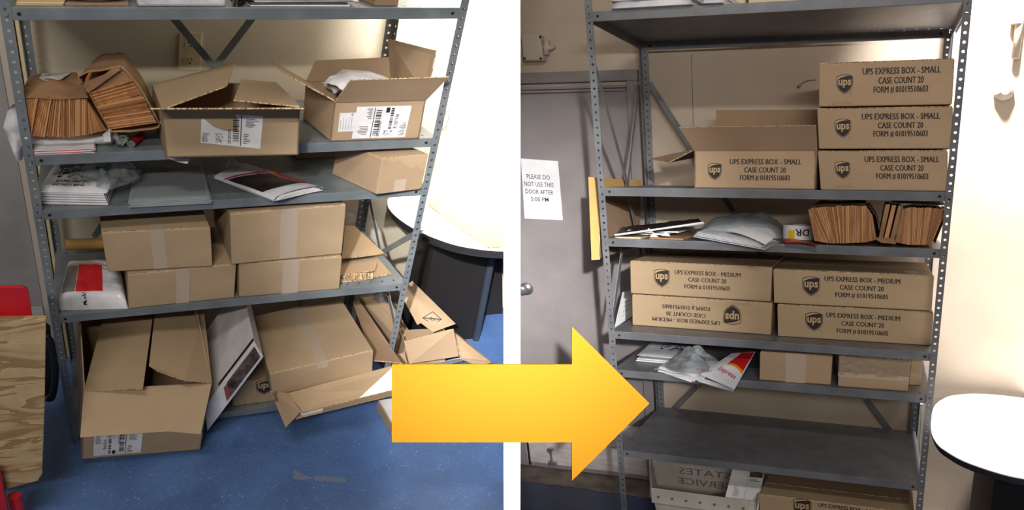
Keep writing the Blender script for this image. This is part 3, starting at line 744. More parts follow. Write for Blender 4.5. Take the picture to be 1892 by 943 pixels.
def crumple(R, name, label, q, H, seed, group=None, cat='plastic film', mt='clear', freq=14, amp=1.0, n=60):
    P = bil(*q)
    def fn(u, v):
        a = 2*u-1; b = 2*v-1; r_ = min(1, math.hypot(a, b)); e = (1-r_**3)
        s_ = 1/max(1, math.hypot(a, b)/max(abs(a), abs(b), 1e-6)); c = P(.5+a*s_/2, .5+b*s_/2)
        w_ = abs(noise.noise(c*freq+V3((seed*3, 0, 0))))*1.5 + abs(noise.noise(c*freq*2.3+V3((0, seed, 0))))*.9
        return c + V3((noise.noise(c*freq*1.5+V3((9, 0, seed)))*.014*amp, noise.noise(c*freq*1.5+V3((0, 9, seed)))*.012*amp, H*e*(.25 + w_*amp)))
    m = MB(); m.grid(fn, n, n); m.grid(lambda u, v: fn(u, v)*1.0 - V3((0, 0, 0)) + V3((.004*math.sin(u*9), .003, -H*.35*(1-abs(2*u-1))*(1-abs(2*v-1)))), n//2, n//2)
    zmin = min(c.z for c in q)
    for v in m.v: v.z = max(v.z, zmin+.0005)
    return single(R, name, label, cat, m, mt, q[0], group, smooth=True, normals=False)
crumple(LR, 'crumpled_film', 'crumpled clear plastic bag lying over the white mailers, third left shelf', [c+V3((0, 0, .045)) for c in q[:2]]+[c+V3((0, 0, .045)) for c in q[2:]], .055, 3, freq=16, cat='plastic bag')
m = MB(); c = A_(206, 318, y=.08); m.tube([c+V3((.0, -.03, -.02)), c+V3((0, -.01, 0)), c+V3((-.006, .02, .006))], .010, 12)
q2 = [A_(238, 384, z=S2+.001), A_(391, 376, z=S2+.001), A_(375, 312, z=S2+.001), A_(252, 316, z=S2+.001)]
t = Thing(LR, 'film_sleeve', 'flat stack of clear plastic sleeves lying on the third left shelf', 'plastic sleeves', q2[0])
for i in range(4):
    pillow(t, 'sleeve', bil(*[c+V3((.003*math.sin(i*2), .004*i, .004*i)) for c in q2]), .006, 'milky', wr=.8, seed=i, ex=12)
crumple(LR, 'crumpled_film', 'small crumpled clear film tucked under the overhanging open carton', [A_(398, 318, z=S2+.03), A_(445, 318, z=S2+.03), A_(450, 296, z=S2+.03), A_(405, 296, z=S2+.03)], .035, 8, n=36, cat='plastic film')

# folded pak: white, black and red, hanging over the shelf edge
zP = S2+.005
q = [A_(505, 372, z=zP), A_(598, 352, z=zP), A_(455, 305, z=zP), A_(395, 330, z=zP)]
t = Thing(LR, 'express_pak', 'folded white, black and red plastic mailer on the third left shelf', 'mailer', q[0])
base_q = bil(*q)
def ptop(u, v):
    p = base_q(u, v); e = math.sin(min(1, max(0, u))*math.pi)**.35 if 0 < u < 1 else 0
    return p + V3((0, 0, .004 + .018*e*(.55+.45*(1-v)) + .0035*noise.noise(p*14)))
m = MB(); m.grid(ptop, 26, 26); m.grid(lambda u, v: base_q(u, v), 26, 26, flip=True); t.part('film', m, 'poly', smooth=True, normals=False)
skin(t, 'black_panel', ptop, 0, 0, 1, 1, 'blackfilm', n=16, shape=lambda a, b: (.03+.76*a, .2+.42*b+.16*(1-a)*b - .05*a))
skin(t, 'red_band', ptop, 0, 0, 1, 1, 'red', n=16, shape=lambda a, b: (.82+.15*a, .14+.42*b))
skin(t, 'orange_corner', ptop, 0, 0, 1, 1, 'orange', n=8, shape=lambda a, b: (.80+.17*a, .56+.06*b))
skin(t, 'purple_band', ptop, 0, 0, 1, 1, 'purple', n=16, shape=lambda a, b: (.02+.78*a, .645+.16*(1-a)**1.2 - .03*a + .035*b))
surf_text(t, ptop, [dict(body='Pak', u=.86, v=.71, size=.19, bold=.02, rot=math.pi, sx=1.2)], 'purple')
for i in range(4):
    a, b = q[0]+V3((.008+.004*i, -.004, .002+.0035*i)), q[1]+V3((-.01-.006*i, -.004, .002+.0035*i))
    m = MB(); m.prism([a, b, b+V3((0, .02, 0)), a+V3((0, .02, 0))], (0, 0, .0022)); t.part('fold', m, 'white', bevel=.0008)
m = MB(); m.panel([A_(393, 322, z=S2+.012), A_(420, 332, z=S2+.012), A_(505, 371, z=S2+.004), A_(480, 360, z=S2+.002)], .001); t.part('back_corner', m, ['white', 'white'])

# --- shelf 1
m = MB(); a = A_(340, 300, z=S1-.045)
# open carton with torn label, overhanging
f = face(LR, (307, 293), (550, 298), (299, 203), S1+.001, -.07, -.10); o, U, Wv = f; dv = V3((0, .27, 0))
t = Thing(LR, 'open_carton', 'open carton overhanging the second left shelf, with torn shipping label', 'box', o, 'open cartons on the second shelf of the left rack')
def open_body(t, o, U, dv, Wv, th=.004, mats=('card', 'card_dark', 'card_edge')):
    ex, ey, ez = U.normalized(), dv.normalized(), Wv.normalized()
    for nm, a, b, c in (('front_panel', o, U, ey*th), ('back_panel', o+dv-ey*th, U, ey*th), ('side_panel', o, ex*th, dv), ('side_panel', o+U-ex*th, ex*th, dv)):
        m = MB(); m.box(a, b, c, Wv); t.part(nm, m, [mats[0]])
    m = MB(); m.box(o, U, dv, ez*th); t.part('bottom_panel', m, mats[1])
open_body(t, o, U, dv, Wv)
def flap(t, pts, th=.004, mats=('card', 'card_edge'), name='flap', label=None): m = MB(); m.panel(pts, th, 0, 1); return t.part(name, m, list(mats), bevel=.0006, label=label)
FL, FR, BL, BR = o+Wv, o+U+Wv, o+Wv+dv, o+U+Wv+dv
flap(t, [FL, FR, A_(563, 199, y=FR.y-.11), A_(277, 199.5, y=FL.y-.11)])
flap(t, [FL, BL, A_(435, 115, y=BL.y-.03), A_(419, 158, y=FL.y+.06)])
flap(t, [FR, BR, A_(446, 149, y=BR.y), A_(431, 187, y=FR.y+.03)])
flap(t, [BL, BR, BR+V3((-.0, .02, -.05)), BL+V3((.0, .02, -.05))], mats=('card_dark', 'card_edge'))
P, w_, h_ = front_plane(o, U, Wv)
ship_label(t, lambda u, v, h: P(w_*(.262+.455*u) + w_*.02*(v-.5)*u, h_*(.305+.70*v*.90 - .10*u), h), torn=True, seed=4)
m = MB(); a, b, c = A_(300, 288, z=S1+.0005), A_(352, 290, z=S1+.0005), A_(340, 303, y=-.005)
m.add([A_(308, 292, y=-.004), A_(352, 293, y=-.004), A_(346, 303, y=-.012), A_(330, 300, y=-.012)], [(0, 1, 2, 3)])
single(LR, 'paper_scrap', 'white paper scrap poking out beneath the overhanging open carton', 'paper', m, 'white', A_(308, 292, y=-.004))

# second open carton with white packing and full label
f = face(LR, (610.7, 262), (774, 257.5), (618, 188), S1+.001, .004, -.004); o, U, Wv = f
dv = A_(560, 221, z=S1+.001)-o; dv.z = 0
t = Thing(LR, 'open_carton', 'open carton holding white packing paper, at right end of the second left shelf', 'box', o, 'open cartons on the second shelf of the left rack')
U2 = U; Wv = V3((Wv.x, 0, Wv.z)); open_body(t, o, U, dv, Wv, mats=('card_r', 'card_dark', 'card_edge'))
FL, FR, BL, BR = o+Wv, o+U+Wv, o+Wv+dv, o+U+Wv+dv
fk = ('card_r', 'card_edge')
flap(t, [FL, FR, A_(829, 141, y=FR.y-.05), A_(647, 147, y=FL.y-.05)], mats=fk)
flap(t, [BL, BR, A_(760, 104, y=BR.y+.02), A_(582, 112, y=BL.y+.02)], mats=fk)
flap(t, [FR, BR, A_(716, 72, y=BR.y+.0), A_(805, 94, y=FR.y+.02)], mats=fk)
flap(t, [FL, BL, A_(500, 114, y=BL.y-.02), A_(528, 139, y=FL.y+.05)], mats=fk)
P, w_, h_ = front_plane(o, U, Wv)
ship_label(t, lambda u, v, h: P(w_*(.23+.60*u+.02*v), h_*(.06+.80*v), h), flip=True, seed=9)
ink = Ink(P); ink.rect(.07*w_, .25*h_, .245*w_, .72*h_, .0005); t.part('paper_slip', ink, 'white', normals=False)
ink = Ink(P); r = random.Random(3)
for i in range(5): u = (.085+.03*i)*w_; ink.rect(u, .3*h_, u+.004*w_, (.5+.18*r.random())*h_, .0012)
ink.text('E', .20*w_, .64*h_, .012, bold=.02); t.part('slip_printing', ink, 'greytxt', normals=False)
# packing inside
zt_ = FL.z
c1 = [A_(594, 152, z=zt_+.022), A_(650, 178, z=zt_+.005), A_(735, 150, z=zt_+.02), A_(636, 128, z=zt_+.035)]
Pp = bil(*c1)
m = MB(); m.grid(lambda u, v: Pp(u, v)+V3((0, 0, .02*math.sin(u*3.1)*math.sin(v*2.2+.5) + .010*noise.noise(V3((u*4, v*4, 2))))), 20, 20)
single(LR, 'packing_paper', 'curved white packing sheet inside the right open carton', 'paper', m, 'white', c1[0], smooth=True, normals=False)
m = MB(); c = A_(612, 160, z=zt_-.005)+V3((.015, 0, 0)); m.blob(c+V3((0, 0, .008)), (.030, .040, .028), .28, 1.5, 4, 5)
single(LR, 'packing_bag', 'crumpled milky white bag beside the packing sheet in the open carton', 'plastic bag', m, 'poly', c, smooth=True)

# brown bag bundles
yb_ = .01
t = Thing(LR, 'bag_bundle', 'upright bundle of folded brown paper bags at left end of the second left shelf', 'bag bundle', A_(60, 252, y=yb_), 'brown bag bundles on the left rack')
fan(t, LR, [(52, 243), (60, 252), (120, 254), (160, 250), (197, 240)], [(39, 182), (80, 180), (120, 182), (160, 184), (170, 200)], yb_, (0.01, .26, .0), 46, 'bags', 1)
Yk = yb_+.25
a, b, c, d = A_(37, 181, y=yb_-.006), A_(164, 183, y=yb_-.006), A_(142, 137, y=Yk), A_(66, 136, y=Yk)
Pw = bil(a, b, c, d)
def wr(u, v): p = Pw(u, v); return p + V3((0, 0, .010*noise.noise(p*12) + .012*math.sin(v*math.pi)*(.6+.4*math.sin(u*5))))
m = MB(); m.grid(wr, 24, 16); t.part('kraft_wrapper', m, 'kraft', smooth=True, normals=False)
m = MB(); m.grid(lambda u, v: b.lerp(A_(200, 240, y=yb_+.005), u*.9)+(c-b)*v + V3((.006, 0, .004)), 8, 8); t.part('wrapper_side', m, 'kraft', smooth=True, normals=False)
m = MB(); a2 = A_(63, 139, y=.2)
tri = [(.18, .95), (.22, .45), (.35, .38), (.60, .62), (.86, .93)]
ink = Ink(lambda u, v, h: wr(u, v)+V3((0, -h, h*2))); ink.poly(tri, .0015); t.part('paper_label', ink, 'white', normals=False)
ink = Ink(lambda u, v, h: wr(u, v)+V3((0, -h, h*2)))
for i in range(4): ink.rect(.34, .62+.05*i, .58, .635+.05*i, .0025)
t.part('label_printing', ink, 'greytxt', normals=False)
t = Thing(LR, 'bag_bundle', 'tilted bundle of brown paper bags in a torn kraft wrapper, second left shelf', 'bag bundle', A_(220, 240, y=yb_), 'brown bag bundles on the left rack')
yq = .0
# slabs stacked roughly along the tilted long side
lo = [(165, 168), (178, 195), (190, 218), (205, 240)]; up = [(243, 142), (262, 175), (277, 205), (290, 228)]
fan(t, LR, lo, up, yq, (-.01, .14, .01), 30, 'bags', 2)
def strip(pts1, y1, pts2, y2, dz=0):
    a = [A_(*p, y=y1) for p in pts1]; b = [A_(*p, y=y2) for p in pts2]
    m = MB(); m.grid(lambda u, v: interp(a, u).lerp(interp(b, u), v) + V3((0, 0, .004*noise.noise(V3((u*6, v*4, 1))))), 20, 8); return m
o_ = t.part('kraft_wrapper', strip([(150, 157), (142, 142), (160, 132), (195, 128), (226, 122), (262, 165), (297, 232)], -.006, [(172, 112), (180, 105), (200, 99), (218, 97), (232, 100), (262, 140), (285, 190)], .20), 'kraft', smooth=True, normals=False)
s_ = o_.modifiers.new('t', 'SOLIDIFY'); s_.thickness = .003
o_ = t.part('wrapper_base', strip([(160, 158), (166, 172), (182, 202), (207, 243), (245, 242), (292, 236), (297, 225)], -.006, [(150, 140), (158, 150), (180, 185), (210, 225), (250, 225), (285, 220), (290, 210)], .22), 'kraft', smooth=True, normals=False)
s_ = o_.modifiers.new('t', 'SOLIDIFY'); s_.thickness = .003
m = MB(); m.panel([A_(157, 165, y=-.008), A_(163, 172, y=-.008), A_(224, 128, y=-.01), A_(213, 122, y=-.01)], .002); t.part('torn_strip', m, ['kraft', 'kraft'])
m = MB(); m.panel([A_(160, 168, y=.004), A_(178, 172, y=.004), A_(246, 146, y=.004), A_(228, 126, y=.004), A_(190, 138, y=.004), A_(156, 152, y=.004)], .002); t.part('inner_fold', m, ['kraft', 'kraft'])

# white tube, red-edged papers, green mesh bag, red tube
a, b = A_(30, 259, y=.05), A_(208, 259, y=.05)
a.z = b.z = S1+.0185
t = Thing(LR, 'paper_roll', 'white paper roll lying under the brown bag bundles', 'paper roll', (a.x, a.y, S1+.012))
m = MB(); m.tube([a+V3((0, .03, 0)), b+V3((0, .03, 0))], .0175, 20); t.part('roll', m, 'white', smooth=False)
m = MB(); m.tube([a+V3((-.012, .03, 0)), a+V3((.0, .03, 0))], .011, 16); m.tube([b+V3((-.01, .03, 0)), b+V3((.018, .03, .0))], .010, 16); t.part('core', m, 'white')
m = MB(); m.panel([A_(190, 248, y=.03), A_(203, 237, y=.03), A_(205, 262, y=.03), A_(192, 262, y=.03)], .001); t.part('loose_edge', m, ['white', 'white'])
t = Thing(LR, 'paper_stack', 'stack of papers with red edges at left end of the second left shelf', 'papers', A_(55, 288, z=S1))
for i in range(6):
    a, b = A_(62+rnd.uniform(-2, 2), 287, y=.006), A_(174+rnd.uniform(-5, 4), 287, y=.006); a.z = b.z = S1+.0004+.0022*i
    m = MB(); m.box(a, b-a, (0, .2, 0), (0, 0, .0020)); t.part('sheet', m, 'red' if i in (1, 4) else 'white')
c = A_(224, 258, y=.05); c.z = S1+.026; c.x += .0
m = MB(); m.blob(c, (.019, .022, .022), .3, 2, 4, 2)
single(LR, 'mesh_bag', 'small green and grey crumpled bag beside the red tube', 'bag', m, 'green', c+V3((0, 0, -.025)), smooth=True)
a, b = A_(242, 266, z=S1+.012), A_(260, 251, z=S1+.012)
t = Thing(LR, 'red_tube', 'short red tube lying between bag bundle and open carton', 'tube', a-V3((0, 0, .012)))
m = MB(); m.tube([a, a.lerp(b, 1.1)], .0105, 16); t.part('tube', m, 'redpaint', smooth=False)
m = MB(); m.tube([a-(b-a).normalized()*.001, a+(b-a).normalized()*.003], .0112, 16); m.tube([a-(b-a).normalized()*.0014, a-(b-a).normalized()*.001], .007, 12, 0); t.part('rim', m, 'galv')

# white plastic bag hanging at the rack's left post
xb_ = -.01
pts = [(24, 196), (14, 205), (6, 235), (17, 262), (33, 300), (32, 270), (27, 230)]
P_ = [A_(*p, y=.05) for p in pts]
m = MB()
def bagf(u, v):
    l = interp([P_[0], P_[1], P_[2], P_[3], P_[4]], v); r_ = interp([P_[0]+V3((.02, .03, 0)), P_[6]+V3((.03, .05, 0)), P_[5]+V3((.03, .06, 0)), P_[5]+V3((.02, .04, 0)), P_[4]+V3((.01, .02, 0))], v)
    p = l.lerp(r_, u); return p + V3((0, -.03*math.sin(u*math.pi)*math.sin(v*math.pi) + .012*noise.noise(p*22), 0))
m.grid(bagf, 14, 24); m.grid(lambda u, v: bagf(u, v)+V3((0, .02+.03*math.sin(u*math.pi)*math.sin(v*math.pi), 0)), 14, 24)
single(LR, 'plastic_bag', 'thin white plastic bag caught outside the left post beside the paper roll', 'plastic bag', m, 'poly', P_[4], smooth=True, normals=False)

# --- top shelf (only the lowest centimetres show)
a = A_(30, 15, y=.03); b = A_(118, 15, y=.03)
t = Thing(LR, 'board_stack', 'thin stack of beige boards at left end of the top left shelf', 'boards', (a.x, .03, 0))
for i in range(3): m = MB(); m.box((a.x+.002*i, .03+.002*i, .0005+.0045*i), (b.x-a.x, 0, 0), (0, .3, 0), (0, 0, .0042)); t.part('board', m, 'ivory' if i == 1 else 'cardink')
a = A_(120, 14, y=.035); b = A_(238, 14, y=.035)
t = Thing(LR, 'flat_pad', 'thin brown pad under the round roll on the top left shelf', 'pad', (a.x, .035, 0)); m = MB(); m.box((a.x, .035, .0005), (b.x-a.x, 0, 0), (0, .2, 0), (0, 0, .006)); t.part('pad', m, 'card_dark')
def roll(R, name, label, c, r, h, words, colw, yel=None, cat='tape roll'):
    t = Thing(R, name, label, cat, c); c = V3(c)
    m = MB(); n = 40; pr = [(r*.45, 0), (r, 0), (r, h), (r*.45, h)]
    m.add([c+V3((math.cos(2*math.pi*k/n)*a, math.sin(2*math.pi*k/n)*a, b)) for a, b in pr for k in range(n)], [(i*n+k, i*n+(k+1) % n, ((i+1) % 4)*n+(k+1) % n, ((i+1) % 4)*n+k) for i in range(4) for k in range(n)])
    t.part('roll', m, 'white')
    P = lambda u, v, hh: c + V3((math.sin(u/r)*(r+hh), -math.cos(u/r)*(r+hh), v))
    for tx, u, v, s, al, mir in words:
        ink = Ink(P); ink.text(tx, u, v, s, 'CENTER', .02, 1, 0 if not mir else math.pi); t.part('lettering', ink, colw, normals=False)
    if yel:
        m = MB(); m.grid(lambda a, b: P(yel[0]+(yel[1]-yel[0])*a, yel[2]+(yel[3]-yel[2])*b, .0006), 12, 2); t.part('yellow_panel', m, 'yellow_print', normals=False)
    return t
c = A_(178, 6, y=.115); roll(LR, 'tape_roll', 'wide white roll with purple letters and a yellow panel, top left shelf', (c.x-.004, .115, .0155), .083, .05, [('U', -.028, .012, .04, 0, 0), ('GS', .045, .012, .04, 0, 0)], 'purple', (-.012, .022, .004, .046))
a = A_(254, 13, y=.01); b = A_(418, 11, y=.01)
t = Thing(LR, 'wrapped_ream', 'white shrink wrapped pack near the middle of the top left shelf', 'paper pack', (a.x, .01, 0))
m = MB(); m.box((a.x, .01, .0005), (b.x-a.x, 0, 0), (0, .26, 0), (0, 0, .05)); t.part('pack', m, 'white', bevel=.006, seg=3)
m = MB(); m.box((a.x-.001, .009, .0001), (b.x-a.x+.002, 0, 0), (0, .262, 0), (0, 0, .052)); t.part('wrap', m, 'wrap', bevel=.007)
crumple(LR, 'crumpled_film', 'dark crumpled film between the white pack and the printed paper pile', [A_(428, 12, z=.001), A_(452, 12, z=.001), A_(448, -6, z=.001), A_(430, -6, z=.001)], .05, 5, n=30, mt='blackfilm', cat='plastic film')
a = A_(466, 12, y=.015); b = A_(650, 9, y=.015)
t = Thing(LR, 'printed_papers', 'pile of black and white printed papers on the top left shelf', 'papers', (a.x, .015, 0))
for i in range(9):
    m = MB(); k = rnd.uniform(-.006, .006); yy = .015+rnd.uniform(-.004, .01)
    m.box((a.x+k, yy, .0005+.0052*i), (b.x-a.x+rnd.uniform(-.01, .015), rnd.uniform(-.006, .006), 0), (0, .22, 0), (0, 0, .0046)); t.part('paper', m, ['white', 'blackfilm', 'poly'][i % 3], bevel=.0015)
a = A_(692, 10, y=.03); b = A_(736, 9, y=.03)
m = MB(); m.box((a.x, .03, .0005), (b.x-a.x, 0, 0), (0, .2, 0), (0, 0, .03)); 
t = Thing(LR, 'small_carton', 'small brown carton at right end of the top left shelf', 'box', (a.x, .03, 0)); t.part('body', m, 'card_dark', bevel=.002)
m = MB(); m.box((a.x-.001, .029, .0305), (b.x-a.x+.002, 0, 0), (0, .202, 0), (0, 0, .003)); t.part('lid', m, 'card', bevel=.001)

# --- shelf 3 odds
a, b = A_(120, 452, z=S3+.016), A_(250, 449, z=S3+.016); a = A_(121, 452, y=.34); b = A_(260, 449, y=.34)
zc = min(a.z, b.z)
t = Thing(LR, 'cardboard_tube', 'brown cardboard tube lying behind the upper left taped carton', 'tube', a)
m = MB(); m.tube([a, b], .021, 22, cap=False); m.tube([b, a], .018, 22, cap=False); t.part('tube', m, 'core', smooth=True)
hp = .058
q = [A_(*p, z=S3+hp)-V3((0, 0, hp-.001)) for p in ((102, 548), (235, 545), (222, 476), (122, 474))]
t = Thing(LR, 'mailer_pack', 'thick pack of white poly mailers with red square and black stamp, fourth left shelf', 'mailer pack', q[0])
top = pillow(t, 'mailers', bil(*q), .062, 'poly', 40, 34, .14, 4, ex=9, freq=14)
skin(t, 'red_square', top, .27, .10, .66, .74, 'red', n=14)
skin(t, 'grey_square', top, .07, .10, .26, .72, 'greytxt', n=14)
skin(t, 'orange_line', top, .07, .745, .68, .775, 'orange', n=14)
surf_text(t, top, [dict(body='/PK', u=.36, v=.085, size=.07, bold=.01, rot=-math.pi/2+.2, sx=1.2)], 'inkblack')
surf_text(t, top, [dict(body='EXPEDITED', u=.94, v=.60, size=.05, bold=.02, rot=math.pi/2+1.4, sx=1.2), dict(body='ENVELOPES', u=.98, v=.70, size=.05, bold=.02, rot=math.pi/2+1.4, sx=1.2)], 'inkblack')
ink = Ink(on_surface(top))
for a0, b0, a1, b1 in ((.70, .93, .97, .93), (.70, .93, .80, .62), (.80, .62, .99, .58), (.72, .90, .95, .90)):
    d = V3((a1-a0, b1-b0, 0)); nn = V3((-d.y, d.x, 0)).normalized()*.006
    ink.add([ink.P(a0+nn.x, b0+nn.y, .002), ink.P(a1+nn.x, b1+nn.y, .002), ink.P(a1-nn.x, b1-nn.y, .002), ink.P(a0-nn.x, b0-nn.y, .002)], [(0, 1, 2, 3)])
t.part('stamp_frame', ink, 'inkblack', normals=False)
ink = Ink(on_surface(top))
for i in range(22): ink.rect(.02, .30+.03*i, .05, .314+.03*i, .002)
t.part('edge_marks', ink, 'inkblack', normals=False)
# flat cardboards at the right of shelf 3
t = Thing(LR, 'flat_cardboard', 'flat tan board lying on top at right end of the fourth left shelf', 'cardboard', A_(700, 480, z=S3), 'flat boards beside the tallest taped carton')
zz = S3+.03
m = MB(); m.panel([A_(632, 478, z=zz), A_(710, 468, z=zz), A_(656, 418, z=zz+.02), A_(638, 416, z=zz+.02)], .005, side=-1); t.part('sheet', m, ['card', 'card_edge'])
t = Thing(LR, 'flat_cardboard', 'torn brown flattened box under the tan board, fourth left shelf', 'cardboard', A_(700, 520, z=S3), 'flat boards beside the tallest taped carton')
m = MB(); m.panel([A_(626, 523, z=S3+.002), A_(660, 520, z=S3+.002), A_(722, 508, z=S3+.002), A_(697, 478, z=S3+.002), A_(630, 488, z=S3+.002)], .006); t.part('sheet', m, ['card_r', 'card_edge'])
m = MB(); m.panel([A_(629, 508, z=S3+.02), A_(693, 500, z=S3+.02), A_(722, 508, z=S3+.010), A_(697, 478, z=S3+.018), A_(630, 486, z=S3+.02)][0:2] + [A_(697, 484, z=S3+.02), A_(630, 490, z=S3+.02)], .004, side=-1); t.part('top_layer', m, ['card_r', 'card_edge'])
m = MB()
for i in range(9):
    x0 = 632+i*6.5; m.panel([A_(x0, 512+rnd.uniform(-3, 5), z=S3+.010), A_(x0+5, 514+rnd.uniform(-4, 5), z=S3+.012), A_(x0+6, 505, z=S3+.018), A_(x0, 506, z=S3+.018)], .0015)
t.part('torn_edge', m, ['card_edge', 'card_edge'], kind='stuff')
crumple(LR, 'crumpled_film', 'bit of clear film behind the tallest taped carton near the rear post', [A_(628, 415, y=.36), A_(660, 415, y=.36), A_(658, 395, y=.38), A_(634, 392, y=.38)], .02, 11, n=24, cat='plastic film')

# --- bottom shelf and floor
# big open carton leaning on the bottom shelf
yE = -.15; o = A_(151, 853, y=yE); o2 = A_(370, 835, y=yE); tl = A_(158, 722, y=yE)
o.z += .01; U = V3((o2.x-o.x, 0, o2.z-o.z+.01)); Wv = V3((.035, 0, tl.z-o.z)); dv = V3((.0, .43, .43*max(.05, (-1.477-min(o.z, o.z+U.z))/.145)))
t = Thing(LR, 'open_carton', 'large open carton tipped forward off the bottom left shelf, shipping label on front', 'box', o)
open_body(t, o, U, dv, Wv)
FL, FR, BL, BR = o+Wv, o+U+Wv, o+Wv+dv, o+U+Wv+dv
flap(t, [FL, FR, A_(371, 803, y=yE-.12), A_(310, 798, y=yE-.12), A_(148, 809, y=yE-.12)], label='pale front flap hanging open')
zf_ = FL.z
flap(t, [FL, A_(190, 588, z=zf_+.03), A_(282, 587, z=zf_+.04), A_(264, 719, z=zf_+.02)])
flap(t, [FR, A_(376, 572, z=zf_+.03), A_(286, 580, z=zf_+.05), A_(275, 677, z=zf_+.045), A_(292, 688, z=zf_+.04), A_(340, 705, z=zf_+.02)])
P, w_, h_ = front_plane(o, U, Wv)
ship_label(t, lambda u, v, h: P(w_*(.095+.39*u), h_*(.04+.34*v), h), seed=12)

# leaning foam poster box
V_ = V3((.03, .40, .012)); D_, Cc, Bb, Aa = A_(378, 752, y=-.1), A_(383, 798, y=-.1), A_(487, 660, y=-.1), A_(470, 632, y=-.1)
t = Thing(LR, 'poster_box', 'slim white box with a printed photo strip, leaning between two cartons', 'box', Cc)
m = MB(); m.hexa([Cc, Bb, Bb+V_, Cc+V_, D_, Aa, Aa+V_, D_+V_]); t.part('body', m, 'white', bevel=.002)
P = lambda u, v, h: (D_.lerp(Aa, u)).lerp(Cc.lerp(Bb, u), v) + V3((0, -h, 0))
ink = Ink(P); ink.rect(.44, .16, .97, .84, .001); t.part('printed_photo', ink, 'photo', normals=False)
ink = Ink(P); ink.rect(.375, .2, .44, .84, .001); t.part('rust_band', ink, 'brick', normals=False)
ink = Ink(lambda u, v, h: D_.lerp(Aa, u) + V_*v + V3((-h*.8, -h*.2, h))); ink.rect(.30, .02, 1, .06, .001); t.part('dark_edge_strip', ink, 'inkblack', normals=False)

# case with a shield mark on the bottom shelf
f = face(LR, (430, 755), (640, 725), (432, 655), S4, .03, .03); o, U, Wv = f; Wv = V3((.0, 0, .128))
t, p = carton(LR, 'shipping_case', 'brown shipping case with dark shield mark on bottom left shelf behind the white box', (o, V3((.44, 0, 0)), Wv), .36, None, 'card', seam='width', tape=0)
P, w_, h_ = front_plane(o, V3((.44, 0, 0)), Wv); sc_ = A_(490, 709, y=.03)
ink = Ink(P); shield(ink, (sc_.x-o.x), .085, .062); t.part('printing', ink, ['ink', 'cardink'], normals=False)

# taped carton lying on the flattened one
o = A_(503, 733, y=-.15); b = A_(688, 690, y=-.13); tt = A_(500, 690, y=-.15)
t, p = carton(LR, 'carton', 'large taped carton tilted across the flattened box on the bottom left shelf', (o, b-o, V3((tt.x-o.x, 0, tt.z-o.z))), .45, None, 'card', tape=.25, tapew=.1, Vv=V3((.028, .45, -.045)), jit=.004)
# flattened carton beneath it
a0, b0 = A_(531, 727, y=-.16), A_(742, 672, y=-.12)
t = Thing(LR, 'flattened_carton', 'flattened carton with sheets inside, sloping off the bottom left shelf under the taped one', 'box', A_(562, 770, y=-.25))
fr_l, fr_r = A_(560, 762, y=-.25), A_(745, 716, y=-.24)
m = MB(); m.panel([fr_l, fr_r, b0, A_(700, 640, y=-.05)+V3((-.3, 0, -.05))][:3]+[a0], .004, side=-1); t.part('top_sheet', m, ['card', 'card_edge'])
m = MB(); m.panel([b0, A_(664, 556, y=.42), A_(652, 560, y=.42), A_(690, 668, y=-.10)], .005); t.part('side_sheet', m, ['card_dark', 'card_edge'])
dn = V3((0, 0, -.028))
m = MB(); m.panel([fr_l+dn+V3((-.02, 0, 0)), fr_r+dn, b0+dn, a0+dn], .004, side=-1); t.part('bottom_sheet', m, ['card_r', 'card_edge'])
for i in range(4):
    e = V3((0, .006, -.006-.005*i)); m = MB(); m.panel([fr_l+e, fr_l.lerp(fr_r, .22)+e, a0.lerp(b0, .22)+e, a0+e], .002, side=-1); t.part('inner_sheet', m, ['white', 'white'])
m = MB(); m.panel([fr_l.lerp(fr_r, .20)+V3((0, 0, -.004)), fr_r+V3((0, 0, -.004)), fr_r+dn, fr_l.lerp(fr_r, .20)+dn], .003); t.part('front_strip', m, ['card_dark', 'card_edge'])
m = MB(); e = V3((0, -.003, .003)); m.panel([fr_l.lerp(fr_r, .55)+e, fr_r+e, b0+e, fr_l.lerp(b0, .88)+e], .001); t.part('loose_paper', m, ['white', 'white'])
Lf = [A_(500, 722, y=-.14), A_(529, 790, y=-.26), A_(556, 762, y=-.26), A_(534, 727, y=-.16)]
m = MB(); m.panel(Lf, .004); fp = t.part('end_flap', m, ['card_r', 'card_edge'])
Bf = bil(Lf[1], Lf[2], Lf[3], Lf[0]); nn = (Lf[1]-Lf[0]).cross(Lf[2]-Lf[0]).normalized(); nn = -nn if nn.y > 0 else nn
ex_ = (Lf[1]-Lf[0]).normalized(); ey_ = nn.cross(ex_).normalized(); ey_ = ey_ if ey_.dot(Lf[2]-Lf[0]) > 0 else -ey_
sg = 1 if ex_.cross(ey_).dot(nn) > 0 else -1
o_s = Lf[0] + ex_*.012 + ey_*.006
ink = Ink(lambda u, v, h: o_s + ex_*u + ey_*v*1.0 + nn*.007); ink.text('Ship', 0, 0, .026, 'LEFT', 0, .9)
t.part('handwriting', ink, 'inkblack', fp, normals=False)
a, b = A_(700, 742, y=-.02), A_(726, 775, y=-.02)
f1 = V3((1.03, -.2, LR.fl)); f2 = V3((1.25, -.2, LR.fl))
t = Thing(LR, 'floor_tray', 'low cardboard tray with printed white sheet on the floor beside the arrow', 'tray', f1)
m = MB(); m.box(f1, f2-f1, (0, .165, 0), (0, 0, .045)); t.part('tray', m, 'card_r', bevel=.002)
m = MB(); m.box(f1+V3((.004, .004, .045)), (f2-f1)*.96, (0, .157, 0), (0, 0, .003)); t.part('sheet', m, 'white')

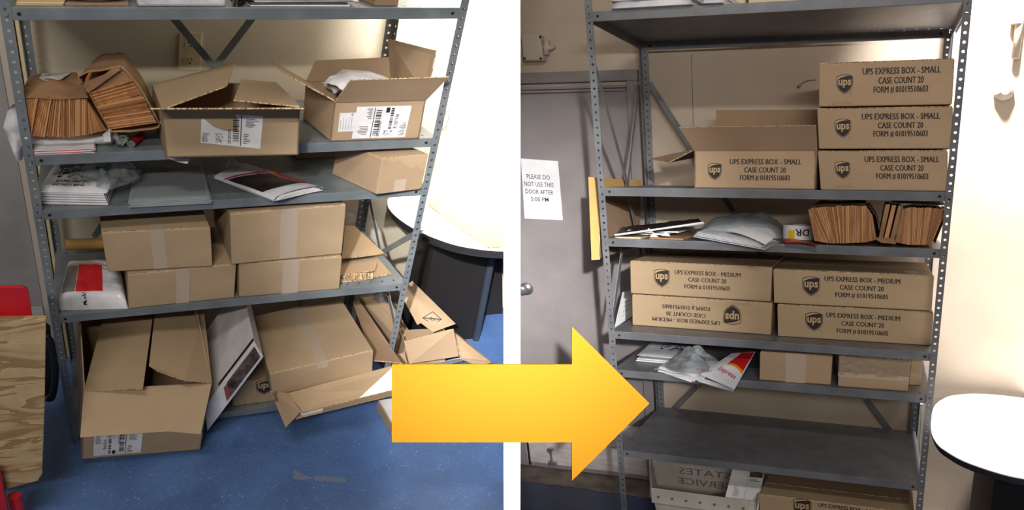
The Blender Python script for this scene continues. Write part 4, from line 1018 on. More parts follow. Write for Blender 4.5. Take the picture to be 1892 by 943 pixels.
# boxes on the floor at the right
zT = -1.33; T_ = [A_(736, 628, z=zT), A_(758, 615, z=zT), A_(716, 547, z=zT), A_(664, 549, z=zT)]
t = Thing(LR, 'floor_carton', 'long brown carton on the floor beside the right rack post', 'box', (T_[0].x, T_[0].y, LR.fl), 'loose cartons on the floor')
m = MB(); dz = V3((0, 0, LR.fl-zT)); m.hexa([p+dz for p in T_]+T_); t.part('body', m, 'card_r', bevel=.003)
S_ = bil(*T_); m = MB(); m.prism([S_(.02, .01), S_(.48, .01), S_(.48, .98), S_(.02, .98)], (0, 0, .003), 0, 1); t.part('top_flap', m, ['card_r', 'card_edge'])
m = MB(); m.prism([S_(.52, .01), S_(.98, .01), S_(.98, .98), S_(.52, .98)], (0, 0, .003), 0, 1); t.part('top_flap', m, ['card_r', 'card_edge'])
ink = Ink(lambda u, v, h: S_(u, v)+V3((0, 0, .004+h))); 
ink.text('A', .6, .12, .16, 'LEFT', .02, 1, .4); ink.text('!', .72, .2, .14, 'LEFT', .02); t.part('symbol', ink, 'inkblack', normals=False)
crumple(LR, 'crumpled_film', 'crumpled clear film on the long floor carton under the left rack', [A_(688, 560, z=zT+.004), A_(728, 560, z=zT+.004), A_(722, 546, z=zT+.004), A_(690, 546, z=zT+.004)], .03, 21, n=30, cat='plastic film')
a, b = A_(748, 633, y=.10), A_(838, 610, y=.08)
o = V3((a.x, a.y, LR.fl)); U = V3((b.x-a.x, b.y-a.y, 0)); Wv = V3((0, 0, min(a.z, b.z)-LR.fl)); dv = V3((.01, .09, 0))
t = Thing(LR, 'open_carton', 'open brown carton on the floor with a crossed-out symbol on its raised flap', 'box', o, 'loose cartons on the floor')
open_body(t, o, U, dv, Wv, mats=('card_r', 'card_dark', 'card_edge'))
FL, FR = o+Wv, o+U+Wv
flap(t, [A_(746, 631, y=.08), A_(838, 608, y=.06), A_(848, 659, y=.02), A_(757, 673, y=.02)], mats=fk)
FP = [A_(736, 537, y=.30), A_(771, 601, y=.14), A_(778, 598, y=.14), A_(800, 615, y=.11), A_(842, 599, y=.11), A_(762, 520, y=.33)]
fl_ = flap(t, FP, mats=fk, label='raised flap with printed symbol')
n_ = (FP[4]-FP[0]).cross(FP[5]-FP[0]).normalized(); n_ = -n_ if n_.z < 0 else n_
sq = bil(A_(779, 589, y=.158), A_(799, 602, y=.128), A_(816, 592, y=.136), A_(799, 577, y=.176))
ink = Ink(lambda u, v, h: sq(u, v)+n_*(.006+h))
for a0, b0, a1, b1 in ((0, 0, 1, .06), (0, .94, 1, 1), (0, 0, .06, 1), (.94, 0, 1, 1)): ink.rect(a0, b0, a1, b1)
ink.poly([(0, 0), (.07, 0), (1, .93), (1, 1), (.93, 1), (0, .07)], .0008)
ink.rect(.3, .47, .8, .53); ink.rect(.35, .3, .7, .35)
t.part('symbol', ink, 'ink', fl_, normals=False)
flap(t, [A_(838, 614, y=.12), A_(850, 664, y=.02), A_(878, 676, y=.02), A_(908, 671, y=.03), A_(862, 632, y=.16)], mats=fk)
m = MB(); m.panel([A_(800, 672, y=.06), A_(850, 662, y=.06), A_(856, 668, y=.1), A_(800, 680, y=.1)], .001); t.part('white_liner', m, ['white', 'white'])
m = MB(); m.panel([A_(722, 672, y=.05), A_(730, 655, y=.07), A_(748, 652, y=.07), A_(757, 690, y=.03), A_(735, 690, y=.03)], .004); t.part('side_flap', m, list(fk))

c = A_(823, 222, y=-.004)
m = MB(); m.blob(c, (.010, .008, .03), .5, 2.5, 3, 6)
single(LR, 'tape_scrap', 'shiny wad of clear tape stuck on the right post of the left rack', 'tape', m, 'wrap', c, smooth=True)
# tape scraps on the floor
t = Thing(LR, 'tape_scrap', 'scrap of clear tape stuck to the blue floor', 'tape', A_(590, 880, z=LR.fl))
m = MB(); m.add([A_(543, 886, z=LR.fl+.001), A_(542, 866, z=LR.fl+.004), A_(556, 876, z=LR.fl+.003), A_(580, 884, z=LR.fl+.001), A_(560, 888, z=LR.fl+.001)], [(0, 4, 3, 2, 1)]); t.part('curled_end', m, 'milky', normals=False)
m = MB(); m.add([A_(580, 880, z=LR.fl+.001), A_(582, 889, z=LR.fl+.001), A_(636, 893, z=LR.fl+.001), A_(640, 884, z=LR.fl+.001), A_(610, 880, z=LR.fl+.001)], [(0, 1, 2, 3, 4)]); t.part('strip', m, 'milky', normals=False)

# red platform cart with plywood deck
y1_, y2_ = -.36, -.42
t = Thing(LR, 'platform_cart', 'red platform cart stood on end with a worn plywood deck, at left edge', 'cart', (-.12, -.3, LR.fl))
q = [A_(-150, 593, y=y1_), A_(85, 588, y=y1_), A_(84, 668, y=y1_), A_(82, 760, y=y2_), A_(78, 878, y=y2_), A_(70, 890, y=y2_), A_(0, 908, y=y2_), A_(-150, 935, y=y2_)]
q = [V3((p.x, y1_ + (p.z-q[0].z)/(q[6].z-q[0].z)*(y2_-y1_), p.z)) for p in q]
m = MB(); m.prism(q, (0, .018, 0), 0, 1); t.part('plywood_deck', m, ['ply', 'ply'], bevel=.002)
m = MB(); pr = [A_(-150, 533, y=-.33), A_(40, 530, y=-.33), A_(50, 534, y=-.33), A_(54, 545, y=-.33), A_(60, 592, y=-.33), A_(60, 640, y=-.33), A_(-150, 640, y=-.33)]
m.prism(pr, (0, .012, 0)); t.part('red_end_plate', m, 'redpaint', bevel=.003)
m = MB(); a = A_(0, 850, y=-.46); b = A_(16, 943, y=-.46); zc_ = LR.fl; e0, e1 = A_(-1, 868, y=-.45), A_(18, 960, y=-.45); e2 = e1 + (e1-e0)*((zc_-e1.z)/(e1.z-e0.z)); m.prism([e0+V3((-.05, 0, 0)), e0, e2, e2+V3((-.06, 0, 0))], (0, .02, 0)); t.part('red_frame', m, 'redpaint', bevel=.003)
m = MB(); e0 = A_(26, 916, y=-.40); m.tube([e0, V3((e0.x, e0.y, LR.fl))], .018, 16); t.part('red_leg', m, 'redpaint', smooth=False)
c = A_(96, 665, y=.1); c.z = max(c.z, LR.fl+.1)
m = MB(); a = A_(86, 600, y=.0); b = A_(96, 735, y=.0)
t2 = Thing(LR, 'folded_cart', 'dark folded trolley behind the rack post beside the plywood deck', 'trolley', b)
m.tube(smooth_line([A_(84, 620, y=.08), A_(96, 640, y=.08), A_(102, 690, y=.08), A_(96, 734, y=.08), A_(86, 736, y=.08)], 5), .012, 10); t2.part('wheel', m, 'rubber', smooth=True)
m = MB(); m.prism([A_(80, 600, y=.1), A_(93, 610, y=.1), A_(98, 725, y=.1), A_(82, 735, y=.1)], (0, .03, 0)); t2.part('frame', m, 'dark', bevel=.003)

# round white table against the wall and the partition
zt_, ztk = -.86, .042
ol = [(716.6, 368), (716, 377), (719, 386), (730.6, 399), (749, 412.5), (763, 421), (780, 430), (810, 442), (845, 453), (891, 461), (931, 464), (945.6, 465)]
P_ = [A_(*p, z=zt_) for p in ol]
P_ = smooth_line(P_, 4)
yw_ = LR.yw-.001
out = [V3((P_[0].x+.012, yw_, zt_))] + [V3((min(p.x, LR.clipx(p.y, zt_, -XP)-.002), min(p.y, yw_-.01), zt_)) for p in P_] 
xe = LR.clipx(out[-1].y, zt_-.05, -XP)-.004; out[-1].x = min(out[-1].x, xe)
xe2 = LR.clipx(yw_, zt_, -XP)-.004
out.append(V3((xe2, yw_, zt_)))
t = Thing(LR, 'round_table', 'white topped round table with black layered rim, right of the left rack', 'table', (1.6, .4, LR.fl))
m = MB(); m.prism(out, (0, 0, -.003)); t.part('tabletop', m, 'laminate')
ctr = V3((1.6, .45, zt_))
for i, (a, b, k) in enumerate(((.0035, .014, .0), (.0145, .026, .006), (.0265, .040, .012))):
    oo = [p + (ctr-p).normalized()*k*(0 if (p.y > yw_-.02 or i == 0) else 1) for p in out[:-2]] + out[-2:]
    m = MB(); m.prism([V3((p.x, p.y, zt_-a)) for p in oo], (0, 0, a-b)); t.part('rim_band', m, 'rubber', bevel=.0008)
bx0 = A_(800, 500, y=.36).x; bx1 = LR.clipx(.30, -1.2, -XP)-.02
yk = .36; zk_ = zt_-.041; xk = A_(900, 560, y=yk).x
m = MB(); m.prism([(bx0, yk, LR.fl), (xk, yk, LR.fl), (min(xk, LR.clipx(yk, zk_, -XP)-.04), yk, zk_), (bx0-.02, yk, zk_)], (0, .20, 0)); t.part('pedestal', m, 'dark', bevel=.002)
m = MB(); a, b = A_(906, 478, y=yk-.012), A_(876, 650, y=yk-.012); m.tube([V3((min(a.x, LR.clipx(yk-.01, zk_, -XP)-.03), yk-.01, zk_)), V3((a.x+(b.x-a.x)/(b.z-a.z)*(LR.fl-a.z), yk-.01, LR.fl))], .014, 12); t.part('pedestal_trim', m, 'slate')
xq = LR.clipx(.56, zk_, -XP)-.03; m = MB(); m.prism([(xk+.03, .545, LR.fl), (LR.clipx(.56, LR.fl, -XP)-.03, .545, LR.fl), (xq, .545, zk_), (xk+.03, .545, zk_)], (0, .02, 0)); t.part('back_panel', m, 'dark')
# cardboard sheet on the table
zc = zt_+.002
t = Thing(LR, 'flat_cardboard', 'large pale flat cardboard lying on the white round table', 'cardboard', A_(850, 420, z=zc))
xr = LR.clipx(.1, zc, -XP)-.01
q = [A_(790, 378, z=zc), A_(832, 412, z=zc), A_(836, 413, z=zc), A_(903, 459, z=zc), A_(940, 457, z=zc), V3((LR.clipx(.45, zc, -XP)-.01, .45, zc)), V3((1.38, .56, zc))]
m = MB(); m.panel(q, .004, side=1 if (q[1]-q[0]).cross(q[2]-q[0]).z > 0 else 1); t.part('sheet', m, ['card', 'card_edge'])

# ================================================================ RIGHT BAY
S0, S1, S2, S3, S4, S5 = RR.S
B_ = RR.at
SM = ('UPS EXPRESS BOX - SMALL', 'CASE COUNT 20', 'FORM # 01019510603')
MD = ('UPS EXPRESS BOX - MEDIUM', 'CASE COUNT 20', 'FORM # 01019510605')
rows = (.70, .49, .29)
# small cases: a column of three and an open one
f = face(RR, (1516, 352), (1751, 354), (1511, 278), S1, .004); o, U, Wv = f
t, p = carton(RR, 'small_case', 'bottom case of the column of three small cases, standing on the shelf', f, .36, 'small express cases', 'card_r', seam='width', tape=0)
ups_print(t, o, U, Wv, SM, .19, .50, .125, .655, .57, .145, rows, ('126719041', .20, .05))
z = S1 + Wv.z + .003
f = face(RR, (1513, 274), (1760, 270), (1511, 198), z, .003, .003); o, U, Wv = f
t, p = carton(RR, 'small_case', 'middle case of the column of three small cases', f, .36, 'small express cases', 'card_r', seam='width', tape=0)
ups_print(t, o, U, Wv, SM, .19, .50, .125, .62, .57, .145, rows)
z = z + Wv.z + .003
f = face(RR, (1513, 192), (1760, 185), (1513, 110), z, .003, .003); o, U, Wv = f
t, p = carton(RR, 'small_case', 'topmost case of the column of three small cases', f, .36, 'small express cases', 'card_r', seam='width', tape=0)
ups_print(t, o, U, Wv, SM, .20, .50, .125, .62, .57, .145, rows, ('126719041', .18, .04))
f = face(RR, (1283, 350), (1506, 351), (1283, 280), S1, .004); o, U, Wv = f; dv = V3((0, .36, 0))
t = Thing(RR, 'small_case', 'opened small case with raised front flap, left of the column of three', 'box', o, 'small express cases')
fr_ = ('card_r', 'card_edge')
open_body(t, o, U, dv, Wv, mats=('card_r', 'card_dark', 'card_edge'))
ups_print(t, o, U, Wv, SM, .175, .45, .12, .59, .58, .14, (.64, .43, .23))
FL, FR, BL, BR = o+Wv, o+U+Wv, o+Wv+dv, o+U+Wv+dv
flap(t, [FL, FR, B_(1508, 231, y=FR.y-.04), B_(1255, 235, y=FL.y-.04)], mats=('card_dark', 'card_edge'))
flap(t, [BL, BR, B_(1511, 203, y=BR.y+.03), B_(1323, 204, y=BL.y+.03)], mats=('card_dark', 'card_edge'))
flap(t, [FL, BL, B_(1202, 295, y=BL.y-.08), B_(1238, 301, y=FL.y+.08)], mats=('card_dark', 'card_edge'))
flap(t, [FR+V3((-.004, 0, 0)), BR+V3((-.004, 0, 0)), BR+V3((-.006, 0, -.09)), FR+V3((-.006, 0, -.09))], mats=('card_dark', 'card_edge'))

# medium cases
f = face(RR, (1168, 598), (1424, 617), (1167, 541), S3, .13, .11); o, U, Wv = f
g = 'medium express cases'
t, p = carton(RR, 'medium_case', 'lower left medium case, printed upside down', f, .40, g, 'card', seam='width', tape=0, jit=.001)
ups_print(t, o, U, Wv, MD, .27, .45, .125, .60, .49, .13, (.68, .48, .26), ('123870061', .84-.62, .06), flip=True)
z = S3+Wv.z+.003
f = face(RR, (1165, 535), (1424, 555), (1163, 474), z, .13, .11); o, U, Wv = f
t, p = carton(RR, 'medium_case', 'upper left medium case, resting on the upside-down one', f, .40, g, 'card', seam='width', tape=0, jit=.001)
ups_print(t, o, U, Wv, MD, .235, .52, .115, .56, .46, .13, (.66, .46, .25))
f = face(RR, (1437, 620), (1722, 637), (1436, 560), S3, .10, .11); o, U, Wv = f
t, p = carton(RR, 'medium_case', 'lower right medium case, standing on the shelf', f, .40, g, 'card', seam='width', tape=0, jit=.001)
ups_print(t, o, U, Wv, MD, .245, .52, .115, .56, .47, .14, (.68, .45, .22))
z = S3+Wv.z+.003
f = face(RR, (1430, 555), (1722, 571), (1429, 492), z, .095, .11); o, U, Wv = f
t, p = carton(RR, 'medium_case', 'upper right medium case with a small white sticker on its top', f, .38, g, 'card', seam='width', tape=0, jit=.001)
ups_print(t, o, U, Wv, MD, .245, .55, .115, .565, .47, .14, (.72, .49, .27))
P = bil(p[4], p[5], p[6], p[7]); ink = Ink(lambda u, v, h: P(u, v)+V3((0, 0, h+.002))); ink.rect(.83, .10, .91, .24, .001)
t.part('sticker', ink, 'white', normals=False)

# cartons on the fifth shelf
f = face(RR, (1403, 702), (1535, 710), (1403, 648), S4, .02, .03)
o, U, Wv = f
t, p = carton(RR, 'carton', 'small brown carton with a wide tape strip down its front, fifth right shelf', f, .3, 'small plain cartons on the fifth shelf', 'card_r', seam='depth', tape=1, tapew=.28)
f = face(RR, (1548, 713), (1678, 722), (1550, 655), S4, .02, .03); o, U, Wv = f
t, p = carton(RR, 'carton', 'small brown carton wrapped in shiny film, right end of fifth right shelf', f, .3, 'small plain cartons on the fifth shelf', 'card_r', seam='width', tape=0)
P, w_, h_ = front_plane(o, U, Wv); m = MB(); m.grid(lambda u, v: P(-.01*w_+1.02*w_*u, .38*h_+.62*h_*v, .001+.0022*noise.noise(V3((u*9, v*6, 0)))), 22, 12)
t.part('shrink_wrap', m, 'wrap', smooth=True, normals=False)
ink = Ink(P); ink.rect(0, .32*h_, w_, .46*h_, .0012); t.part('tape', ink, 'tape', normals=False)
a = B_(1679, 692, y=.12); m = MB(); b0 = V3((o.x+U.x+.006, .12, S4+.001)); m.box(b0, (.035, 0, 0), (0, .26, 0), (0, 0, .118))
t = Thing(RR, 'slim_carton', 'edge of a slim brown carton behind the film wrapped one', 'box', b0); t.part('body', m, 'card', bevel=.002)
m = MB(); m.box(b0+V3((-.001, -.001, .1185)), (.037, 0, 0), (0, .262, 0), (0, 0, .003)); t.part('lid', m, 'card')

# bag bundles on the third shelf
t = Thing(RR, 'bag_bundle', 'upright bundle of brown paper bags, left of two on the third right shelf', 'bag bundle', B_(1510, 448, y=.02), 'brown bag bundles on the right rack')
fan(t, RR, [(1505, 445), (1530, 450), (1560, 450), (1600, 448), (1619, 443)], [(1493, 388), (1500, 384), (1560, 380), (1600, 380), (1612, 398)], .02, (0.01, .28, .0), 50, 'bags_r', 5)
m = MB(); a, b = B_(1495, 385, y=.02), B_(1600, 379, y=.02); c, d = B_(1600, 371, y=.30), B_(1512, 373, y=.30); Pk = bil(a, b, c, d)
m.grid(lambda u, v: Pk(u, v)+V3((0, 0, .003+.006*noise.noise(V3((u*5, v*5, 0))))), 14, 8); t.part('kraft_wrapper', m, 'kraft', smooth=True, normals=False)
m = MB(); a, b = B_(1600, 379, y=.018), B_(1621, 440, y=.02); m.grid(lambda u, v: a.lerp(b, u)+V3((.004+.014*math.sin(u*3), .26*v, 0)), 8, 6); t.part('wrapper_side', m, 'kraft', smooth=True, normals=False)
t = Thing(RR, 'bag_bundle', 'bundle of brown paper bags with splayed left sheets, next to the right post', 'bag bundle', B_(1660, 452, y=.02), 'brown bag bundles on the right rack')
fan(t, RR, [(1654, 448), (1680, 453), (1710, 453), (1722, 450)], [(1668, 386), (1680, 384), (1720, 384), (1748, 388)], .02, (0.01, .28, .0), 36, 'bags_r', 6)
for i, (a0, b0, c0, d0) in enumerate((((1622, 446), (1630, 447), (1645, 378), (1636, 378)), ((1632, 447), (1640, 448), (1656, 380), (1648, 379)), ((1643, 447), (1651, 448), (1667, 382), (1660, 380)))):
    m = MB(); q = [B_(*x, y=.022) for x in (a0, b0, c0, d0)]; m.prism(q, (.0, .26, 0)); t.part('splayed_sheets', m, 'bags_r' if i % 2 else 'kraft', bevel=.001)
m = MB(); a, b = B_(1640, 377, y=.02), B_(1750, 384, y=.02); c, d = B_(1745, 374, y=.30), B_(1655, 371, y=.30); Pk2 = bil(a, b, c, d)
m.grid(lambda u, v: Pk2(u, v)+V3((0, 0, .004+.006*noise.noise(V3((u*5, v*5, 4))))), 14, 8); t.part('kraft_wrapper', m, 'kraft', smooth=True, normals=False)
m = MB(); a, b = B_(1749, 386, y=.02), B_(1724, 450, y=.02); m.grid(lambda u, v: a.lerp(b, u)+V3((.006, .26*v, 0)), 8, 6); t.part('wrapper_side', m, 'kraft', smooth=True, normals=False)
m = MB(); q = [B_(1615, 440, y=.01), B_(1628, 449, y=-.004), B_(1655, 451, y=-.004), B_(1652, 440, y=.02)]; m.panel(q, .001); t.part('loose_sheet', m, ['kraft', 'kraft'])

# roll with big letters, red flyer
c = B_(1478, 430, y=.22)
roll(RR, 'tape_roll', 'white roll with a yellow patch and big black letters, beside the bag bundles', (c.x, .22, S2+.0015), .056, .052, [('DR', .012, .038, .034, 0, 1)], 'inkblack', (-.035, -.012, .004, .034))
t = Thing(RR, 'red_flyer', 'orange red flyer lying in front of the lettered roll', 'flyer', B_(1480, 445, z=S2))
q = bil(B_(1452, 452, z=S2+.002), B_(1515, 455, z=S2+.002), B_(1492, 447, z=S2+.003), B_(1444, 443, z=S2+.004))
m = MB(); m.grid(lambda u, v: q(u, v)+V3((0, 0, .004*math.sin(u*4)+.003)), 12, 8); t.part('flyer', m, 'red', smooth=True, normals=False)
m = MB(); m.grid(lambda u, v: q(.2+u*.5, .2+v*.5)+V3((0, 0, .004*math.sin((.2+u*.5)*4)+.0045)), 8, 8); t.part('orange_patch', m, 'orange', smooth=True, normals=False)

# left papers: sheets, long white edge, plastic
zz = S2
t = Thing(RR, 'paper_stack', 'loose papers and thin books at left end of the third right shelf', 'papers', B_(1140, 438, z=zz))
for i, (x0, x1, y0_, c_) in enumerate(((1136, 1184, .01, 'ivory'), (1200, 1262, .02, 'kraft'), (1150, 1230, .06, 'white'), (1160, 1255, .1, 'poly'))):
    a, b = B_(x0, 438, y=y0_), B_(x1, 438, y=y0_); m = MB(); m.box((a.x, y0_, zz+.0005+.0062*i*(1 if i > 1 else 0)), (b.x-a.x, 0, 0), (0, .25, 0), (0, 0, .006)); t.part('booklet', m, c_, bevel=.0008)
t = Thing(RR, 'film_folder', 'crumpled grey film folder propped on papers, its white edge rising to the right', 'folder', B_(1140, 436, y=.0))
a, b = B_(1136, 435, y=-.012), B_(1300, 412, y=.06); q = bil(a, b, B_(1290, 405, y=.25), B_(1150, 420, y=.28))
m = MB(); m.grid(lambda u, v: q(u, v)+V3((0, 0, .012*abs(noise.noise(V3((u*7, v*5, 3))))*v)), 30, 18); t.part('sheet', m, 'blackfilm', smooth=False, normals=False)
m = MB(); m.tube([a, a.lerp(b, .5), b], [.0045, .0035, .005], 8); t.part('white_edge', m, 'white', smooth=True)
for k, (px, py) in enumerate(((1199, 423), (1208, 431), (1230, 429))):
    m = MB(); m.panel([B_(px-8, py+7, y=.02), B_(px+9, py+8, y=.02), B_(px, py-1, y=.04)], .0008); t.part('paper_corner', m, ['white', 'white'])

# grey poly pack hanging over the lip
q = [B_(1345, 447, y=-.02), B_(1432, 446, y=-.045), B_(1455, 412, z=S2+.03), B_(1272, 430, z=S2+.022)]
q[0] = B_(1280, 438, y=.0); q[1] = B_(1412, 462, y=-.06); q[2] = B_(1460, 425, z=S2+.02); q[3] = B_(1290, 420, z=S2+.02)
t = Thing(RR, 'mailer_pack', 'shiny grey film pack with bright white sheets spilling over the shelf lip', 'mailer pack', q[0])
def fld(k, lift): return [c+V3((0, 0, lift)) for c in k]
for i in range(4):
    m = MB(); m.panel([q[0]+V3((.004*i, .004*i, .005*i)), q[1]+V3((-.012*i, .004*i, .006*i)), V3((q[1].x+.035-.01*i, .03, S2+.004+.004*i)), V3((q[0].x+.03, q[0].y+.06, max(q[0].z+.010, S2+.004)+.004*i))], .0028); t.part('folded_edge', m, ['poly' if i else 'milky', 'poly'])
Bq = bil(B_(1342, 428, y=-.01), B_(1414, 455, y=-.06), B_(1428, 444, y=-.03), B_(1372, 420, y=.06))
m = MB(); m.grid(lambda u, v: Bq(u, v)+V3((0, 0, .004+.006*math.sin(u*3))), 14, 10); t.part('white_sheets', m, 'white', smooth=True, normals=False)
q3 = [B_(1300, 432, z=S2+.006), B_(1432, 440, z=S2+.006), B_(1458, 428, z=S2+.006), B_(1300, 424, z=S2+.006)]
pillow(t, 'film_pack', bil(B_(1292, 434, z=S2+.004), B_(1440, 442, z=S2+.004), B_(1458, 430, z=S2+.004), B_(1310, 425, z=S2+.004)), .075, 'milky', wr=.5, seed=3, ex=3)
pillow(t, 'grey_bags', bil(B_(1300, 434, z=S2+.003), B_(1436, 441, z=S2+.003), B_(1456, 428, z=S2+.003), B_(1310, 422, z=S2+.003)), .062, 'poly', wr=.4, seed=8, ex=3)

# fifth shelf: mailers, film, express paks
q = [B_(*p, z=S4+.0015) for p in ((1175, 668), (1290, 678), (1300, 648), (1205, 644))]
t = Thing(RR, 'mailer_pack', 'pack of poly mailers with blue disc and outlined letters PA, fifth right shelf', 'mailer pack', q[0])
m = MB()
for i in range(2): m.prism([q[0]+V3((.004*i, 0, .008*i)), q[1]+V3((0, 0, .008*i)), q[2]+V3((0, 0, .008*i)), q[3]+V3((0, 0, .008*i))], (0, 0, .0065))
t.part('mailers', m, 'poly', kind='stuff', bevel=.002)
top = pillow(t, 'wrapper', bil(B_(1176, 657, y=q[0].y), B_(1290, 668, y=q[1].y), B_(1302, 634, y=.42), B_(1208, 628, y=.42)), .008, 'poly', wr=.7, seed=5)
skin(t, 'blue_disc', top, 0, 0, 1, 1, 'blue', shape=lambda a, b: (.60 + .36*b*math.cos(a*6.283), .82 + .17*b*math.sin(a*6.283)), n=16)
surf_text(t, top, [dict(body='PA', u=.30, v=.36, size=.42, bold=.03, sx=.8)], 'inkblack')
surf_text(t, top, [dict(body='PA', u=.325, v=.375, size=.38, bold=.0, sx=.82, h=.003)], 'poly', 'lettering_fill')
crumple(RR, 'crumpled_film', 'crumpled milky bag between the PA mailers and the white express pak', [B_(1225, 690, z=S4+.035), B_(1330, 690, z=S4+.03), B_(1330, 655, z=S4+.035), B_(1240, 650, z=S4+.04)], .05, 41, n=56, cat='plastic bag', freq=11)
t = Thing(RR, 'express_pak', 'white mailer with small red lettering under the milky bag, fifth right shelf', 'mailer', B_(1215, 686, y=.0), 'express paks on the fifth shelf')
Bq = bil(B_(1207, 686, y=-.01), B_(1300, 705, y=-.04), B_(1335, 672, y=.10), B_(1240, 668, y=.16))
pf = lambda u, v: Bq(u, v)+V3((0, 0, .006+.010*noise.noise(V3((u*3, v*3, 5)))))
m = MB(); m.grid(pf, 20, 14); t.part('film', m, 'poly', smooth=True, normals=False)
P = lambda u, v, h: pf(u, v)+V3((0, -h, h*1.5)); ink = Ink(P); ink.text('Exp', .70, .42, .17, 'LEFT', .02, .8); t.part('lettering', ink, 'red', normals=False)
m = MB()
for k in range(3):
    a, b = B_(1215+k*14, 687+k*3, y=-.012), B_(1290-k*6, 704-k, y=-.04); m.panel([a-V3((0, 0, .003*k)), b-V3((0, 0, .006*k)), b+V3((0, .03, .012)), a+V3((0, .03, .012))], .0015)
t.part('folded_edge', m, ['white', 'white'])
t = Thing(RR, 'express_pak', 'glossy white mailer with red panel and orange swoosh hanging over the lip', 'mailer', B_(1360, 724, y=-.06), 'express paks on the fifth shelf')
Bq = bil(B_(1292, 694, y=-.045), B_(1357, 722, y=-.075), B_(1396, 652, y=.16), B_(1352, 655, y=.15))
def pf2(u, v):
    return Bq(u, v)+V3((0, 0, .004+.012*math.sin(min(1, v*1.2)*math.pi)*math.sin(u*math.pi)))
m = MB(); m.grid(pf2, 20, 20); t.part('film', m, 'poly', smooth=True, normals=False)
P2_ = lambda u, v, h: pf2(u, v)+V3((0, -h, h*1.5))
m = MB(); m.grid(lambda a, b: P2_(.42+.55*a, (.50+.10*a - .16*a*a) + b*(.98-(.50+.10*a-.16*a*a)), .0012), 12, 12); t.part('red_panel', m, 'red', smooth=True, normals=False)
m = MB(); m.grid(lambda a, b: P2_(.42+.55*a, (.44+.12*a-.19*a*a)+b*.06, .0016), 12, 3); t.part('orange_swoosh', m, 'orange', smooth=True, normals=False)
ink = Ink(P2_); ink.text('Express', .30, .26, .15, 'LEFT', .015, 1.25, -.12); t.part('lettering', ink, 'purple', normals=False)
m = MB(); a, b, c, d = B_(1230, 692, y=-.03), B_(1357, 724, y=-.073), B_(1350, 700, y=-.04), B_(1290, 690, y=-.02)
c1_, c2_ = B_(1285, 702, y=-.05), B_(1352, 722, y=-.07)
m.grid(lambda u, v: c1_.lerp(c2_, u)+V3((0, .05*v, -.012*math.sin(v*3.1)-.004)), 10, 8); t.part('under_fold', m, 'poly', smooth=True, normals=False)

# top shelf packs
z0_ = .0005
for k, (lb, q) in enumerate((('rounded white plastic pack at left end of the top right shelf', [(1128, 16), (1278, 20), (1290, -6), (1122, -10)]), ('second folded white plastic pack, beside the rounded one on top', [(1298, 9), (1334, 7), (1330, -12), (1290, -12)]))):
    qq = [B_(*q[0], y=-.02), B_(*q[1], y=-.02)]; qq[0].z = qq[1].z = z0_
    qq += [qq[1]+V3((.02, .22, 0)), qq[0]+V3((-.01, .22, 0))]
    t = Thing(RR, 'plastic_pack', lb, 'plastic pack', qq[0], 'plastic packs on the top right shelf')
    for j in range(2): pillow(t, 'layer', bil(*[c+V3((0, .003*j, .022*j)) for c in qq]), .026, 'poly', wr=.3, seed=j+k, ex=10)
for k, (x0, x1, h_, c_, lb) in enumerate(((1358, 1377, .03, 'ivory', 'narrow cream carton edge on the top right shelf'), (1383, 1478, .03, 'ivory', 'wide cream carton on the top right shelf'), (1481, 1495, .03, 'white', 'thin white carton beside the wide cream one on top'))):
    a, b = B_(x0, 6, y=.2), B_(x1, 6, y=.2); t = Thing(RR, 'pale_carton', lb, 'box', (a.x, .2, 0)); m = MB(); m.box((a.x, .2, z0_), (b.x-a.x, 0, 0), (0, .25, 0), (0, 0, .08)); t.part('body', m, c_, bevel=.002)
    m = MB(); m.box((a.x-.0005, .1995, .0805), (b.x-a.x+.001, 0, 0), (0, .251, 0), (0, 0, .003)); t.part('lid', m, c_)

# big cardboard sheet standing at the rack's left side
X = -.03
t = Thing(RR, 'folded_cardboard', 'tall folded cardboard sheet standing outside the left post, pale edge forward', 'cardboard', B_(1110, 480, x=X))
q = [B_(1108, 478, x=X), B_(1182, 454, x=X), B_(1184, 333, x=X), B_(1110, 329, x=X)]
m = MB(); m.prism(q, (-.004, 0, 0), 0, 1); t.part('side_sheet', m, ['card_dark', 'card_edge'])
m = MB(); m.prism([B_(1108, 480, y=q[0].y), B_(1093, 481, y=q[0].y-.01), B_(1087, 327, y=q[3].y-.01), B_(1110, 329, y=q[3].y)], (0, .004, 0), 0, 1); t.part('front_fold', m, ['yellowcard', 'card_edge'])
m = MB(); a, b = q[3]+V3((0, 0, 0)), q[2]; m.prism([a+V3((.002, 0, .0)), b+V3((.002, 0, 0)), b+V3((.002, 0, -.045)), a+V3((.002, 0, -.045))], (-.001, 0, 0)); t.part('pale_band', m, 'yellowcard')
# paper poster behind the rack's left end on the door
t = Thing(RR, 'paper_poster', 'curled printed sheet hanging behind the rack beside the upside-down case', 'paper', B_(1140, 605, y=.45))
q = [B_(1135, 606, y=.40), B_(1172, 582, y=.50), B_(1172, 536, y=.50), B_(1150, 540, y=.44)]
m = MB(); m.panel(q, .001); t.part('sheet', m, ['white', 'white'])
Bp = bil(*q); n_ = V3((0, -1, 0)); ink = Ink(lambda u, v, h: Bp(u, v)+n_*(h+.001))
for i in range(4): fit_text(ink, ('AVISO', 'SHIP', 'UPS', 'SERVICIO')[i], .6, .62-.15*i, .5, .09, .01)
t.part('lettering', ink, 'greytxt', normals=False)

